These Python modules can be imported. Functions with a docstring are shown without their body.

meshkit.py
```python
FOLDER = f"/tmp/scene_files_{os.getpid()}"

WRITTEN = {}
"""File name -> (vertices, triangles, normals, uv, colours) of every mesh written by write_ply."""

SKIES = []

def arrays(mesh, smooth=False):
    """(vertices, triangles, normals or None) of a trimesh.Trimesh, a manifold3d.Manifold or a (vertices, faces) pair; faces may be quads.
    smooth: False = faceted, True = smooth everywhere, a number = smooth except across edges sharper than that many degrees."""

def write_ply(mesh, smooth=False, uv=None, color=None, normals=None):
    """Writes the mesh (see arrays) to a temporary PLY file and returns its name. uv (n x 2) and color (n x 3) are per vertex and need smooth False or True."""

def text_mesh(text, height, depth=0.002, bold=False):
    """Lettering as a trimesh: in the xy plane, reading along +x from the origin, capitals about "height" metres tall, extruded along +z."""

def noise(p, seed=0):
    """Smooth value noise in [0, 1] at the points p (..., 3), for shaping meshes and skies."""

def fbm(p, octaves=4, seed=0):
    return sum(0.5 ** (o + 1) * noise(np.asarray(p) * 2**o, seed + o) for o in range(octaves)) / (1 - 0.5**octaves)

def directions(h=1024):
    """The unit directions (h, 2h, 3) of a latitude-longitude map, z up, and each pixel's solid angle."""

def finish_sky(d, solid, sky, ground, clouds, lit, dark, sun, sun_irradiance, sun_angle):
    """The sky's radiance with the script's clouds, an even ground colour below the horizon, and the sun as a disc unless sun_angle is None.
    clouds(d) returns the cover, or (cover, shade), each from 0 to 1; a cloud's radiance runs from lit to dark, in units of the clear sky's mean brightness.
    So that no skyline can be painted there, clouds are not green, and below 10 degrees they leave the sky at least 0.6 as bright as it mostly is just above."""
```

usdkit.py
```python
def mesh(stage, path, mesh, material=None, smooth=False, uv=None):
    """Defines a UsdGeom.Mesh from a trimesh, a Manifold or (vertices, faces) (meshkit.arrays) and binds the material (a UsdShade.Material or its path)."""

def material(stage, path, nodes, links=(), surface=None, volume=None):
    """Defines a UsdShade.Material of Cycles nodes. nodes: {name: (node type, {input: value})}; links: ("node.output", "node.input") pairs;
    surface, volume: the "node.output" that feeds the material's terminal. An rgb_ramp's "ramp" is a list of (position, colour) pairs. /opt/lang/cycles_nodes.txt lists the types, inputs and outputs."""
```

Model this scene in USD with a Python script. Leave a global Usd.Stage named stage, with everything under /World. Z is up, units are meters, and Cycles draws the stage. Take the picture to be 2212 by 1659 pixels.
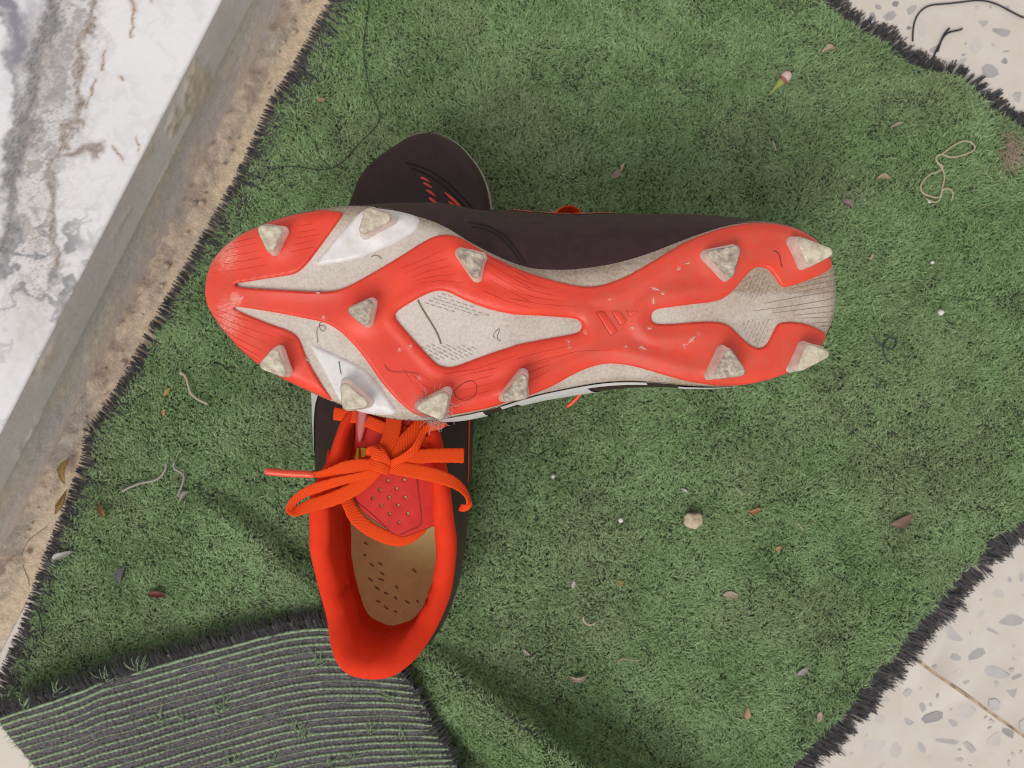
import math, numpy as np, shapely, usdkit, meshkit
from shapely.geometry import Polygon, LineString, Point
from scipy.spatial import Delaunay
from scipy.interpolate import CubicSpline, PchipInterpolator
from pxr import Usd, UsdGeom, UsdLux, UsdShade, Gf, Sdf, Vt

stage = Usd.Stage.CreateInMemory()
UsdGeom.SetStageUpAxis(stage, UsdGeom.Tokens.z); UsdGeom.SetStageMetersPerUnit(stage, 1.0)
UsdGeom.Xform.Define(stage, '/World'); UsdGeom.Scope.Define(stage, '/World/Looks')
rng = np.random.default_rng(7)

# ------------------------------------------------------------------ camera, sky, sun, exposure
CX, CY, F, H = 1106.0, 829.5, 1600.0, 0.44      # 2212 x 1659 view of the photograph, camera height in metres
cam = UsdGeom.Camera.Define(stage, '/World/camera')
cam.AddTranslateOp().Set(Gf.Vec3d(0, 0, H))
cam.CreateFocalLengthAttr(6.2); cam.CreateHorizontalApertureAttr(6.2 * 2212 / F); cam.CreateVerticalApertureAttr(6.2 * 1659 / F)
cam.CreateClippingRangeAttr(Gf.Vec2f(0.01, 50)); cam.CreateFStopAttr(2.4); cam.CreateFocusDistanceAttr(0.335)
cam.GetPrim().CreateAttribute('exposure', Sdf.ValueTypeNames.Float).Set(-0.22)
SUN = np.array([-0.34, -0.66, 0.82]); SUN /= np.linalg.norm(SUN)
SKY_STRENGTH, CLOUD = 0.10, 6.2
usdkit.material(stage, '/World/Looks/sky', {
    'tc': ('texture_coordinate', {}),
    's': ('sky_texture', {'sky_type': 'single_scattering', 'sun_disc': False, 'sun_elevation': math.asin(SUN[2]), 'sun_rotation': math.atan2(SUN[0], SUN[1])}),
    'n': ('noise_texture', {'scale': 2.2, 'detail': 4.0, 'roughness': 0.55}),
    'r': ('rgb_ramp', {'ramp': [(0.25, (0.72,) * 3), (0.75, (0.97,) * 3)]}),
    'm': ('mix', {'color2': (CLOUD * 1.04, CLOUD * 0.985, CLOUD * 0.965)}),
    'b': ('background_shader', {'strength': SKY_STRENGTH})},
    [('tc.generated', 'n.vector'), ('n.fac', 'r.fac'), ('r.color', 'm.fac'), ('s.color', 'm.color1'), ('m.color', 'b.color')], surface='b.background')
dome = UsdLux.DomeLight.Define(stage, '/World/sky'); dome.CreateIntensityAttr(1.0)
UsdShade.MaterialBindingAPI.Apply(dome.GetPrim()).Bind(UsdShade.Material.Get(stage, '/World/Looks/sky'))
dome.GetPrim().SetCustomDataByKey('kind', 'structure')
sun = UsdLux.DistantLight.Define(stage, '/World/sun')
sun.CreateNormalizeAttr(True) if hasattr(sun, 'CreateNormalizeAttr') else None
sun.CreateIntensityAttr(0.60); sun.CreateAngleAttr(36.0); sun.CreateColorAttr(Gf.Vec3f(1.0, 0.965, 0.92))
zax = Gf.Vec3d(*SUN); rot = Gf.Rotation(Gf.Vec3d(0, 0, 1), zax)
sun.AddTransformOp().Set(Gf.Matrix4d().SetRotate(rot))

# ------------------------------------------------------------------ helpers
def unp(px, py, z):                                   # a point seen at a pixel, at height z
    px, py, z = np.broadcast_arrays(np.asarray(px, float), np.asarray(py, float), np.asarray(z, float))
    return np.stack([(px - CX) / F * (H - z), (CY - py) / F * (H - z), z], -1)
def crop(x0, y0, w, wide):                            # zoomed crop of the photograph (full pixels) -> view pixels
    s = w / wide * 2212 / 4032; ox, oy = x0 * 2212 / 4032, y0 * 2212 / 4032
    return lambda pts: np.asarray(pts, float) * s + [ox, oy]
C1 = crop(700, 700, 1400, 2212); C2 = crop(2000, 700, 1400, 2212); C3 = crop(1250, 1600, 700, 2111)
CT = crop(1350, 500, 650, 2212); CL = crop(950, 1500, 1200, 1593); C4 = crop(0, 0, 1400, 2212)
CR = crop(3000, 0, 1032, 1902); CB = crop(2900, 1900, 1132, 1671); CM = crop(1300, 450, 1400, 2212)
CU = crop(1500, 1400, 1400, 2212); CG = crop(2000, 1800, 1300, 1762); CE = crop(0, 1500, 900, 1493); CF = crop(2700, 500, 1332, 2210)
CD = crop(2500, 1700, 800, 2212); CW = crop(0, 900, 1000, 1508); CN = crop(1100, 0, 1400, 2212)
used = {}
def numbered(parent, name):
    k = (parent, name); n = used.get(k, 0); used[k] = n + 1
    return f'{parent}/{name}' if n == 0 else f'{parent}/{name}_{n:03d}'
LOC = {}
def tag(p, label=None, cat=None, group=None, kind=None):
    p = p.GetPrim() if hasattr(p, 'GetPrim') else p
    for k, v in (('label', label), ('category', cat), ('group', group), ('kind', kind)):
        if v: p.SetCustomDataByKey(k, v)
    return p
def thing(name, loc=(0, 0, 0), **kw):
    path = numbered('/World', name); x = UsdGeom.Xform.Define(stage, path)
    x.AddTranslateOp().Set(Gf.Vec3d(*map(float, loc))); LOC[path] = np.asarray(loc, float)
    tag(x, **kw); return path
def M(name, v, f, mat, parent='/World', smooth=True, col=None, uv=None, attrs=None, **kw):
    v = np.asarray(v, float); f = np.asarray(f)
    path = numbered(parent, name); loc = LOC.get(parent)
    if loc is None:
        loc = LOC.get(parent.rsplit('/', 1)[0], np.zeros(3)) if parent != '/World' else np.zeros(3)
    if parent == '/World':
        loc = v.mean(0); loc[2] = v[:, 2].min()
    m = UsdGeom.Mesh.Define(stage, path)
    if parent == '/World': m.AddTranslateOp().Set(Gf.Vec3d(*map(float, loc)))
    LOC[path] = loc
    m.CreatePointsAttr(Vt.Vec3fArray.FromNumpy((v - loc).astype(np.float32)))
    m.CreateFaceVertexCountsAttr(Vt.IntArray.FromNumpy(np.full(len(f), f.shape[1], np.int32)))
    m.CreateFaceVertexIndicesAttr(Vt.IntArray.FromNumpy(f.astype(np.int32).ravel()))
    m.CreateSubdivisionSchemeAttr('none')
    if smooth:
        n = np.zeros_like(v); a, b, c = v[f[:, 0]], v[f[:, 1]], v[f[:, 2]]
        fn = np.cross(b - a, c - a)
        if f.shape[1] == 4: fn = fn + np.cross(c - a, v[f[:, 3]] - a)
        for k in range(f.shape[1]): np.add.at(n, f[:, k], fn)
        n /= np.linalg.norm(n, axis=1, keepdims=True) + 1e-20
        m.CreateNormalsAttr(Vt.Vec3fArray.FromNumpy(n.astype(np.float32))); m.SetNormalsInterpolation('vertex')
    api = UsdGeom.PrimvarsAPI(m)
    if col is not None: api.CreatePrimvar('col', Sdf.ValueTypeNames.Color3fArray, 'vertex').Set(Vt.Vec3fArray.FromNumpy(np.asarray(col, np.float32)))
    if uv is not None: api.CreatePrimvar('st', Sdf.ValueTypeNames.TexCoord2fArray, 'vertex').Set(Vt.Vec2fArray.FromNumpy(np.asarray(uv, np.float32)))
    for k, a in (attrs or {}).items(): api.CreatePrimvar(k, Sdf.ValueTypeNames.FloatArray, 'vertex').Set(Vt.FloatArray.FromNumpy(np.asarray(a, np.float32)))
    UsdShade.MaterialBindingAPI.Apply(m.GetPrim()).Bind(UsdShade.Material.Get(stage, '/World/Looks/' + mat))
    tag(m, **kw); return path
def cat(parts):                                       # joins (v, f) pairs
    vs, fs, o = [], [], 0
    for v, f in parts: vs.append(np.asarray(v, float)); fs.append(np.asarray(f) + o); o += len(v)
    return np.concatenate(vs), np.concatenate(fs)
def chaikin(p, n=2, closed=True):
    p = np.asarray(p, float)
    for _ in range(n):
        q = np.roll(p, -1, 0) if closed else p[1:]; a = p if closed else p[:-1]
        r = np.empty((2 * len(a), p.shape[1])); r[0::2] = .75 * a + .25 * q; r[1::2] = .25 * a + .75 * q
        p = r if closed else np.vstack([p[:1], r, p[-1:]])
    return p
def resample(p, step, closed=True):
    p = np.asarray(p, float)
    if closed: p = np.vstack([p, p[:1]])
    s = np.r_[0, np.cumsum(np.linalg.norm(np.diff(p, axis=0), axis=1))]
    n = max(6 if closed else 2, int(round(s[-1] / step)) + (0 if closed else 1))
    t = np.linspace(0, s[-1], n, endpoint=not closed)
    return np.stack([np.interp(t, s, p[:, k]) for k in range(p.shape[1])], 1)
def tri_poly(poly, step, rings=(), ring_step=None):   # 2-D triangulation with dense edges; returns points, triangles, boundary loops
    eb = ring_step or step * .6; pts, loops, o = [], [], 0
    for ring in [poly.exterior, *poly.interiors]:
        r = resample(np.array(ring.coords)[:-1], eb); pts.append(r); loops.append(np.arange(o, o + len(r))); o += len(r)
    for d in rings:
        q = poly.buffer(-d)
        for g in getattr(q, 'geoms', [q]):
            if g.is_empty: continue
            for ring in [g.exterior, *g.interiors]: pts.append(resample(np.array(ring.coords)[:-1], eb * 1.3))
    x0, y0, x1, y1 = poly.bounds; q = poly.buffer(-(max(rings) if rings else 0) - step * .45)
    gx, gy = np.meshgrid(np.arange(x0, x1 + step, step), np.arange(y0, y1 + step, step * .866)); gx[1::2] += step / 2
    g = np.stack([gx.ravel(), gy.ravel()], 1)
    if not q.is_empty: pts.append(g[shapely.contains_xy(q, g[:, 0], g[:, 1])])
    p = np.concatenate(pts); t = Delaunay(p).simplices
    c = p[t].mean(1); a, b, d = p[t[:, 0]], p[t[:, 1]], p[t[:, 2]]
    ar = (b[:, 0] - a[:, 0]) * (d[:, 1] - a[:, 1]) - (b[:, 1] - a[:, 1]) * (d[:, 0] - a[:, 0])
    k = shapely.contains_xy(poly, c[:, 0], c[:, 1]) & (np.abs(ar) > 1e-14)
    t = t[k]; t[ar[k] < 0] = t[ar[k] < 0][:, ::-1]
    return p, t, loops
def bdist(poly, p): return shapely.distance(shapely.points(p), poly.boundary)
def skirted(p, t, loops, top, bot):                   # top 3-D points for all p, bottom 3-D points for loop points
    vs, fs, o = [top], [t], len(p)
    for l in loops:
        n = len(l); a, b = l, np.roll(l, -1); i = np.arange(n); j = np.roll(i, -1)
        vs.append(bot[l]); fs += [np.stack([a, o + i, b], 1), np.stack([b, o + i, o + j], 1)]; o += n
    return np.concatenate(vs), np.concatenate(fs)
def frames(p):
    t = np.gradient(p, axis=0); return t / (np.linalg.norm(t, axis=1, keepdims=True) + 1e-12)
def spline(p, n):
    p = np.asarray(p, float); s = np.r_[0, np.cumsum(np.linalg.norm(np.diff(p, axis=0), axis=1) + 1e-9)]
    return PchipInterpolator(s, p)(np.linspace(0, s[-1], n)) if len(p) < 3 else CubicSpline(s, p)(np.linspace(0, s[-1], n))
def tube(p, r, sides=6, cap=True):
    p = np.asarray(p, float); n = len(p); r = np.broadcast_to(r, n)
    t = frames(p); up = np.tile([0, 0, 1.0], (n, 1)); up[np.abs(t[:, 2]) > .95] = [1, 0, 0]
    a = np.cross(t, up); a /= np.linalg.norm(a, axis=1, keepdims=True) + 1e-12; b = np.cross(a, t)
    th = np.arange(sides) / sides * 2 * np.pi
    v = p[:, None] + r[:, None, None] * (np.cos(th)[None, :, None] * a[:, None] + np.sin(th)[None, :, None] * b[:, None])
    v = v.reshape(-1, 3); f = []
    i = np.arange(n - 1)[:, None] * sides + np.arange(sides); j = np.arange(n - 1)[:, None] * sides + (np.arange(sides) + 1) % sides
    f = np.concatenate([np.stack([i, i + sides, j], -1).reshape(-1, 3), np.stack([j, i + sides, j + sides], -1).reshape(-1, 3)])
    if cap:
        v = np.vstack([v, p[:1], p[-1:]]); k = np.arange(sides); k2 = (k + 1) % sides; e = (n - 1) * sides
        f = np.concatenate([f, np.stack([k, k2, np.full(sides, len(v) - 2)], 1), np.stack([e + k2, e + k, np.full(sides, len(v) - 1)], 1)])
    return v, f
def ribbon(p, width, thick=.0011, n=40, normal=(0, 0, 1), twist=0.0, sides=12):
    pts = spline(p, n); t = frames(pts); N = np.tile(np.asarray(normal, float), (n, 1)) if np.ndim(normal) == 1 else spline(normal, n)
    a = np.cross(t, N); a /= np.linalg.norm(a, axis=1, keepdims=True) + 1e-9; b = np.cross(a, t)
    tw = np.interp(np.linspace(0, 1, n), np.linspace(0, 1, np.size(twist)), np.atleast_1d(twist)) if np.size(twist) > 1 else np.full(n, float(np.ravel(twist)[0]))
    ca, sa = np.cos(tw)[:, None], np.sin(tw)[:, None]; a, b = ca * a + sa * b, ca * b - sa * a
    w = np.interp(np.linspace(0, 1, n), np.linspace(0, 1, np.size(width)), np.atleast_1d(width)) if np.size(width) > 1 else np.full(n, float(np.ravel(width)[0]))
    w = w * (1 + .03 * np.sin(np.arange(n) * 1.7))
    th = np.arange(sides) / sides * 2 * np.pi; cx = np.sign(np.cos(th)) * np.abs(np.cos(th)) ** .75; cy = np.sign(np.sin(th)) * np.abs(np.sin(th)) ** .6
    v = pts[:, None] + (w / 2)[:, None, None] * cx[None, :, None] * a[:, None] + thick / 2 * cy[None, :, None] * b[:, None]
    s = np.r_[0, np.cumsum(np.linalg.norm(np.diff(pts, axis=0), axis=1))]
    uv = np.stack([np.repeat(s, sides), np.tile(cx * .5, n) * np.repeat(w, sides)], 1)
    i = np.arange(n - 1)[:, None] * sides + np.arange(sides); j = np.arange(n - 1)[:, None] * sides + (np.arange(sides) + 1) % sides
    f = np.concatenate([np.stack([i, i + sides, j], -1).reshape(-1, 3), np.stack([j, i + sides, j + sides], -1).reshape(-1, 3)])
    v = v.reshape(-1, 3); k = np.arange(1, sides - 1); e = (n - 1) * sides
    f = np.concatenate([f, np.stack([np.zeros_like(k), k, k + 1], 1), np.stack([np.full_like(k, e), e + k + 1, e + k], 1)])
    return v, f, uv
def raycast(mesh, pix):                                # first hit of the camera's ray through a pixel with a mesh: point, normal
    v, f = mesh; a, b, c = v[f[:, 0]], v[f[:, 1]], v[f[:, 2]]; e1, e2 = b - a, c - a; O = np.array([0, 0, H]); P, Nn = [], []
    for px, py in np.asarray(pix, float):
        d = np.array([(px - CX) / F, (CY - py) / F, -1.0]); h = np.cross(d, e2); det = (e1 * h).sum(1); det[np.abs(det) < 1e-15] = 1e-15
        s = O - a; u = (s * h).sum(1) / det; q = np.cross(s, e1); w = (q @ d) / det; t = (e2 * q).sum(1) / det
        ok = (u > -1e-3) & (w > -1e-3) & (u + w < 1.001) & (t > 0)
        if not ok.any(): P.append([np.nan] * 3); Nn.append([0, 0, 1]); continue
        k = np.where(ok)[0][np.argmin(t[ok])]; n = np.cross(e1[k], e2[k]); n /= np.linalg.norm(n); n = n if n @ d < 0 else -n
        P.append(O + t[k] * d); Nn.append(n)
    return np.array(P), np.array(Nn)
def decal(mesh, poly_px, lift=.0003, step=6.0, smooth=2):
    p, t, loops = tri_poly(Polygon(chaikin(poly_px, smooth)).buffer(0), step, ring_step=step * .6)
    P, N = raycast(mesh, p); bad = np.isnan(P[:, 0])
    t = t[~bad[t].any(1)]
    if not len(t): return None
    P[bad] = 0; v, f = skirted(p, t, [], P + N * lift, None); return v, f
def fbm(p, o=4, seed=0):
    p = np.asarray(p, float)
    if p.shape[-1] == 2: p = np.concatenate([p, np.zeros(p.shape[:-1] + (1,))], -1)
    return meshkit.fbm(p, o, seed)

# ------------------------------------------------------------------ materials
def mat(name, color, rough=.6, var=.15, scale=60., bump=0., bscale=None, dist=.0004, color2=None, spec=.4, sss=0., vcol=False, detail=5., extra=None, sheen=0., rand=0., ct=.17):
    nodes = {'tc': ('texture_coordinate', {}), 'n': ('noise_texture', {'scale': scale, 'detail': detail, 'roughness': .6}),
             'p': ('principled_bsdf', {'roughness': rough, 'specular_ior_level': spec, 'sheen_weight': sheen, 'sheen_roughness': .6})}
    links = [('tc.object', 'n.vector')]
    if vcol:
        nodes['a'] = ('attribute', {'attribute': 'col'}); nodes['r'] = ('rgb_ramp', {'ramp': [(.3, (1 - var,) * 3), (.7, (1 + 0 * var,) * 3)]})
        nodes['mx'] = ('mix', {'mix_type': 'multiply', 'fac': 1.0}); links += [('n.fac', 'r.fac'), ('a.color', 'mx.color1'), ('r.color', 'mx.color2'), ('mx.color', 'p.base_color')]
    else:
        c = np.array(color); c2 = np.array(color2) if color2 is not None else c * (1 - 2 * var)
        nodes['r'] = ('rgb_ramp', {'ramp': [(.5 - ct, tuple(c2)), (.5 + ct, tuple(np.minimum(c * (1 + var * .3), .95)))]}); links += [('n.fac', 'r.fac')]
        last = 'r.color'
        if rand:
            nodes['oi'] = ('object_info', {}); nodes['rr'] = ('rgb_ramp', {'ramp': [(0, (1 - rand,) * 3), (1, (1.0,) * 3)]}); nodes['mr'] = ('mix', {'mix_type': 'multiply', 'fac': 1.0})
            links += [('oi.random', 'rr.fac'), (last, 'mr.color1'), ('rr.color', 'mr.color2')]; last = 'mr.color'
        links += [(last, 'p.base_color')]
    if sss: nodes['p'][1].update({'subsurface_weight': sss, 'subsurface_scale': .0025, 'subsurface_radius': (1, .6, .45)})
    if bump:
        nodes['bn'] = ('noise_texture', {'scale': bscale or scale * 5, 'detail': 4.0}); nodes['b'] = ('bump', {'strength': bump, 'distance': dist})
        links += [('tc.object', 'bn.vector'), ('bn.fac', 'b.height'), ('b.normal', 'p.normal')]
    usdkit.material(stage, '/World/Looks/' + name, nodes, links, surface='p.BSDF'); return name
mat('tile', (.67, .615, .555), .38, .06, 55, .12, 300, .0003, color2=(.64, .575, .51), detail=10., ct=.14)
mat('chip_grey', (.57, .545, .53), .35, .10, 60, rand=.22)
mat('chip_pale', (.66, .61, .57), .35, .06, 50, rand=.08)
mat('chip_dark', (.44, .425, .425), .35, .12, 70, rand=.25)
mat('grout', (.56, .43, .29), .9, .3, 150, .6, 600, .001)
mat('cement', None, .9, .35, 260, .8, 700, .0012, vcol=True)
mat('marble', None, .22, .05, 400, .06, 900, .0003, vcol=True, spec=.5)
mat('slab_side', None, .45, .12, 300, .35, 500, .0006, vcol=True)
mat('riser', None, .55, .22, 300, .55, 420, .0009, vcol=True)
mat('backing', (.175, .162, .170), .85, .3, 900, .9, 2200, .0009, ct=.1)
mat('fringe', (.088, .084, .088), .7, .3, 300, spec=.3)
mat('stitch', (.31, .41, .24), .7, .3, 700, .4, 2500, .0004, color2=(.165, .225, .13), ct=.1)
usdkit.material(stage, '/World/Looks/beige', {                    # pale plastic, speckled, brown with grime where the primvar says so
    'tc': ('texture_coordinate', {}), 'a': ('attribute', {'attribute': 'grime'}), 'n': ('noise_texture', {'scale': 800.0, 'detail': 6.0, 'roughness': .7}), 'n2': ('noise_texture', {'scale': 90.0, 'detail': 5.0}),
    'r': ('rgb_ramp', {'ramp': [(.32, (.54, .48, .42)), (.50, (.65, .595, .54)), (.66, (.70, .65, .60))]}), 'rg': ('rgb_ramp', {'ramp': [(.36, (.27, .205, .145)), (.62, (.45, .365, .28))]}),
    'ad': ('math', {'math_type': 'multiply_add', 'value2': .9}), 'sb': ('math', {'math_type': 'subtract', 'value2': .45, 'use_clamp': True}), 'm': ('mix', {}),
    'b': ('bump', {'strength': .25, 'distance': .0003}), 'p': ('principled_bsdf', {'roughness': .42, 'specular_ior_level': .4})},
    [('tc.object', 'n.vector'), ('tc.object', 'n2.vector'), ('n.fac', 'r.fac'), ('n.fac', 'rg.fac'), ('n2.fac', 'ad.value1'), ('a.fac', 'ad.value3'), ('ad.value', 'sb.value1'), ('sb.value', 'm.fac'), ('r.color', 'm.color1'), ('rg.color', 'm.color2'), ('m.color', 'p.base_color'), ('n.fac', 'b.height'), ('b.normal', 'p.normal')], surface='p.BSDF')
mat('white_plastic', (.78, .77, .77), .32, .05, 200, .08, 900, .0002, color2=(.66, .63, .60))
mat('rim', (.56, .50, .42), .5, .2, 200)
mat('stud_side', (.74, .62, .54), .4, .15, 200, .1, 900, .0003, sss=.25)
mat('stud_tip', (.64, .585, .45), .5, .3, 260, .6, 700, .0008, color2=(.45, .385, .29), detail=5., ct=.13)
mat('stud_tip_grey', (.56, .50, .38), .55, .3, 330, .8, 800, .0009, color2=(.27, .215, .18), detail=6., ct=.14)
mat('dark_leather', (.042, .017, .019), .48, .12, 240, .3, 1800, .0004, spec=.34, color2=(.030, .0125, .014), detail=9.)
mat('dark_stitch', (.012, .008, .008), .8, .1)
mat('orange_print', (.78, .075, .028), .45, .08, 200)
mat('stripe_white', (.66, .66, .64), .45, .06, 200)
mat('lining', (.80, .043, .012), .8, .05, 120, .2, 3200, .0003, spec=.15)
mat('tongue_red', (.62, .028, .020), .6, .08, 160, .12, 1500, .0003, color2=(.52, .022, .018), spec=.2)
mat('tongue_strap', (.42, .05, .048), .4, .06, 120)
mat('yellow_print', (.72, .52, .02), .45, .05, 120)
mat('insole', (.78, .80, .36), .7, .06, 160, .12, 1500, .0002, color2=(.72, .72, .30), spec=.2)
mat('dark_mark', (.035, .025, .02), .8, .1)
mat('vent', (.28, .20, .09), .8, .2)
mat('groove', (.52, .030, .018), .6, .1)
mat('beige_groove', (.33, .27, .215), .8, .15)
mat('dash', (.49, .41, .33), .6, .15, 300)
mat('flake', (.70, .52, .45), .6, .15, 500)
mat('aglet', (.86, .10, .045), .28, .05)
mat('debris', None, .7, .2, 900, .3, 1500, .0004, vcol=True)
usdkit.material(stage, '/World/Looks/lace', {                     # woven flat lace
    'tc': ('texture_coordinate', {}), 'mp': ('mapping', {'scale': (1, 1, 1)}),
    'w1': ('wave_texture', {'bands_direction': 'diagonal', 'scale': 620.0, 'distortion': 1.5, 'detail': 1.0}),
    'n': ('noise_texture', {'scale': 900.0, 'detail': 3.0}), 'ad': ('math', {'math_type': 'multiply_add', 'value2': .6}),
    'r': ('rgb_ramp', {'ramp': [(0, (.66, .045, .006)), (.55, (.90, .086, .012))]}),
    'b': ('bump', {'strength': .5, 'distance': .0003}), 'p': ('principled_bsdf', {'roughness': .8, 'specular_ior_level': .15})},
    [('tc.UV', 'w1.vector'), ('tc.UV', 'n.vector'), ('n.fac', 'ad.value1'), ('w1.fac', 'ad.value3'), ('w1.fac', 'r.fac'), ('ad.value', 'b.height'), ('r.color', 'p.base_color'), ('b.normal', 'p.normal')], surface='p.BSDF')
usdkit.material(stage, '/World/Looks/red_plate', {                # glossy coral plate, pale scratches where the primvar says it is worn
    'tc': ('texture_coordinate', {}), 'a': ('attribute', {'attribute': 'scuff'}), 'mp': ('mapping', {'scale': (1.0, 2.4, 1.0)}),
    'n': ('noise_texture', {'scale': 520.0, 'detail': 6.0, 'roughness': .7}), 'ml': ('math', {'math_type': 'multiply'}),
    'rs': ('rgb_ramp', {'ramp': [(.30, (0, 0, 0)), (.62, (.85, .85, .85))]}),
    'du': ('attribute', {'attribute': 'dust'}), 'nd': ('noise_texture', {'scale': 160.0, 'detail': 7.0, 'roughness': .65}), 'dr': ('rgb_ramp', {'ramp': [(.34, (.25,) * 3), (.64, (1,) * 3)]}), 'dm': ('mix', {'mix_type': 'multiply', 'fac': 1.0}), 'dx': ('mix', {'color2': (.58, .115, .075)}), 'n2': ('noise_texture', {'scale': 45.0, 'detail': 4.0}), 'rc': ('rgb_ramp', {'ramp': [(.32, (.72, .042, .018)), (.62, (.88, .064, .028))]}),
    'n3': ('noise_texture', {'scale': 900.0, 'detail': 2.0}), 'rd': ('rgb_ramp', {'ramp': [(.24, (.45, .4, .4)), (.31, (1, 1, 1))]}), 'md': ('mix', {'mix_type': 'multiply', 'fac': .7}),
    'm': ('mix', {'color2': (.84, .40, .34)}), 'rr': ('rgb_ramp', {'ramp': [(0, (.42,) * 3), (1, (.6,) * 3)]}),
    'b': ('bump', {'strength': .10, 'distance': .0002}), 'p': ('principled_bsdf', {'specular_ior_level': .45, 'subsurface_weight': .12, 'subsurface_scale': .001})},
    [('tc.object', 'mp.vector'), ('mp.vector', 'n.vector'), ('tc.object', 'n2.vector'), ('tc.object', 'n3.vector'), ('n.fac', 'ml.value1'), ('a.fac', 'ml.value2'), ('ml.value', 'rs.fac'), ('n2.fac', 'rc.fac'),
     ('n3.fac', 'rd.fac'), ('rc.color', 'md.color1'), ('rd.color', 'md.color2'), ('tc.object', 'nd.vector'), ('nd.fac', 'dr.fac'), ('dr.color', 'dm.color1'), ('du.fac', 'dm.color2'), ('dm.color', 'dx.fac'), ('md.color', 'dx.color1'), ('dx.color', 'm.color1'), ('rs.color', 'm.fac'), ('m.color', 'p.base_color'), ('rs.color', 'rr.fac'), ('rr.color', 'p.roughness'), ('n2.fac', 'b.height'), ('b.normal', 'p.normal')], surface='p.BSDF')
usdkit.material(stage, '/World/Looks/grass', {
    'a': ('attribute', {'attribute': 'col'}), 'p': ('principled_bsdf', {'roughness': .5, 'specular_ior_level': .35}), 't': ('translucent_bsdf', {}), 'm': ('mix_closure', {'fac': .30})},
    [('a.color', 'p.base_color'), ('a.color', 't.color'), ('p.BSDF', 'm.closure1'), ('t.BSDF', 'm.closure2')], surface='m.closure')

# ------------------------------------------------------------------ lie of the mat (backing height above the floor)
def linedist(P, a, b):
    d = b - a; L = np.linalg.norm(d); d = d / L; r = P - a
    return r @ d, r @ np.array([-d[1], d[0]]), L          # along, to the left of a->b (positive), length
RA, RB = unp(885, 1408, .02)[:2], unp(1250, 1650, .03)[:2]
KA, KB = unp(385, 1045, .012)[:2], unp(735, 1305, .012)[:2]
def ground(P):
    P = np.asarray(P, float)
    z = .0028 + .0022 * (fbm(P * 9, 3, 3) - .5)
    s, d, L = linedist(P, RA, RB); h = .029 * np.clip(s / (L * .85), 0, 1.25) ** .8 * (s > 0)
    prof = np.where(d > 0, np.exp(-(d / .0048) ** 2), np.clip(1 - (np.minimum(d, 0) / .038) ** 2, 0, 1))
    z = z + h * prof
    s, d, L = linedist(P, KA, KB); e = np.clip(s / .03, 0, 1) * np.clip((L - s) / .03 + .6, 0, 1)
    z = z + .0085 * e * np.where(d > 0, np.exp(-(d / .007) ** 2), np.exp(d / .035)) * (s > -.01)
    z = z + .004 * np.exp(-((P - unp(1170, 90, .01)[:2]) ** 2).sum(-1) / .02 ** 2)
    return np.maximum(z, .0012)
def gnormal(P):
    e = 8e-4; P = np.asarray(P, float)
    gx = (ground(P + [e, 0]) - ground(P - [e, 0])) / (2 * e); gy = (ground(P + [0, e]) - ground(P - [0, e])) / (2 * e)
    n = np.stack([-gx, -gy, np.ones_like(gx)], -1); return n / np.linalg.norm(n, axis=-1, keepdims=True)
PILE = .0043

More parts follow.
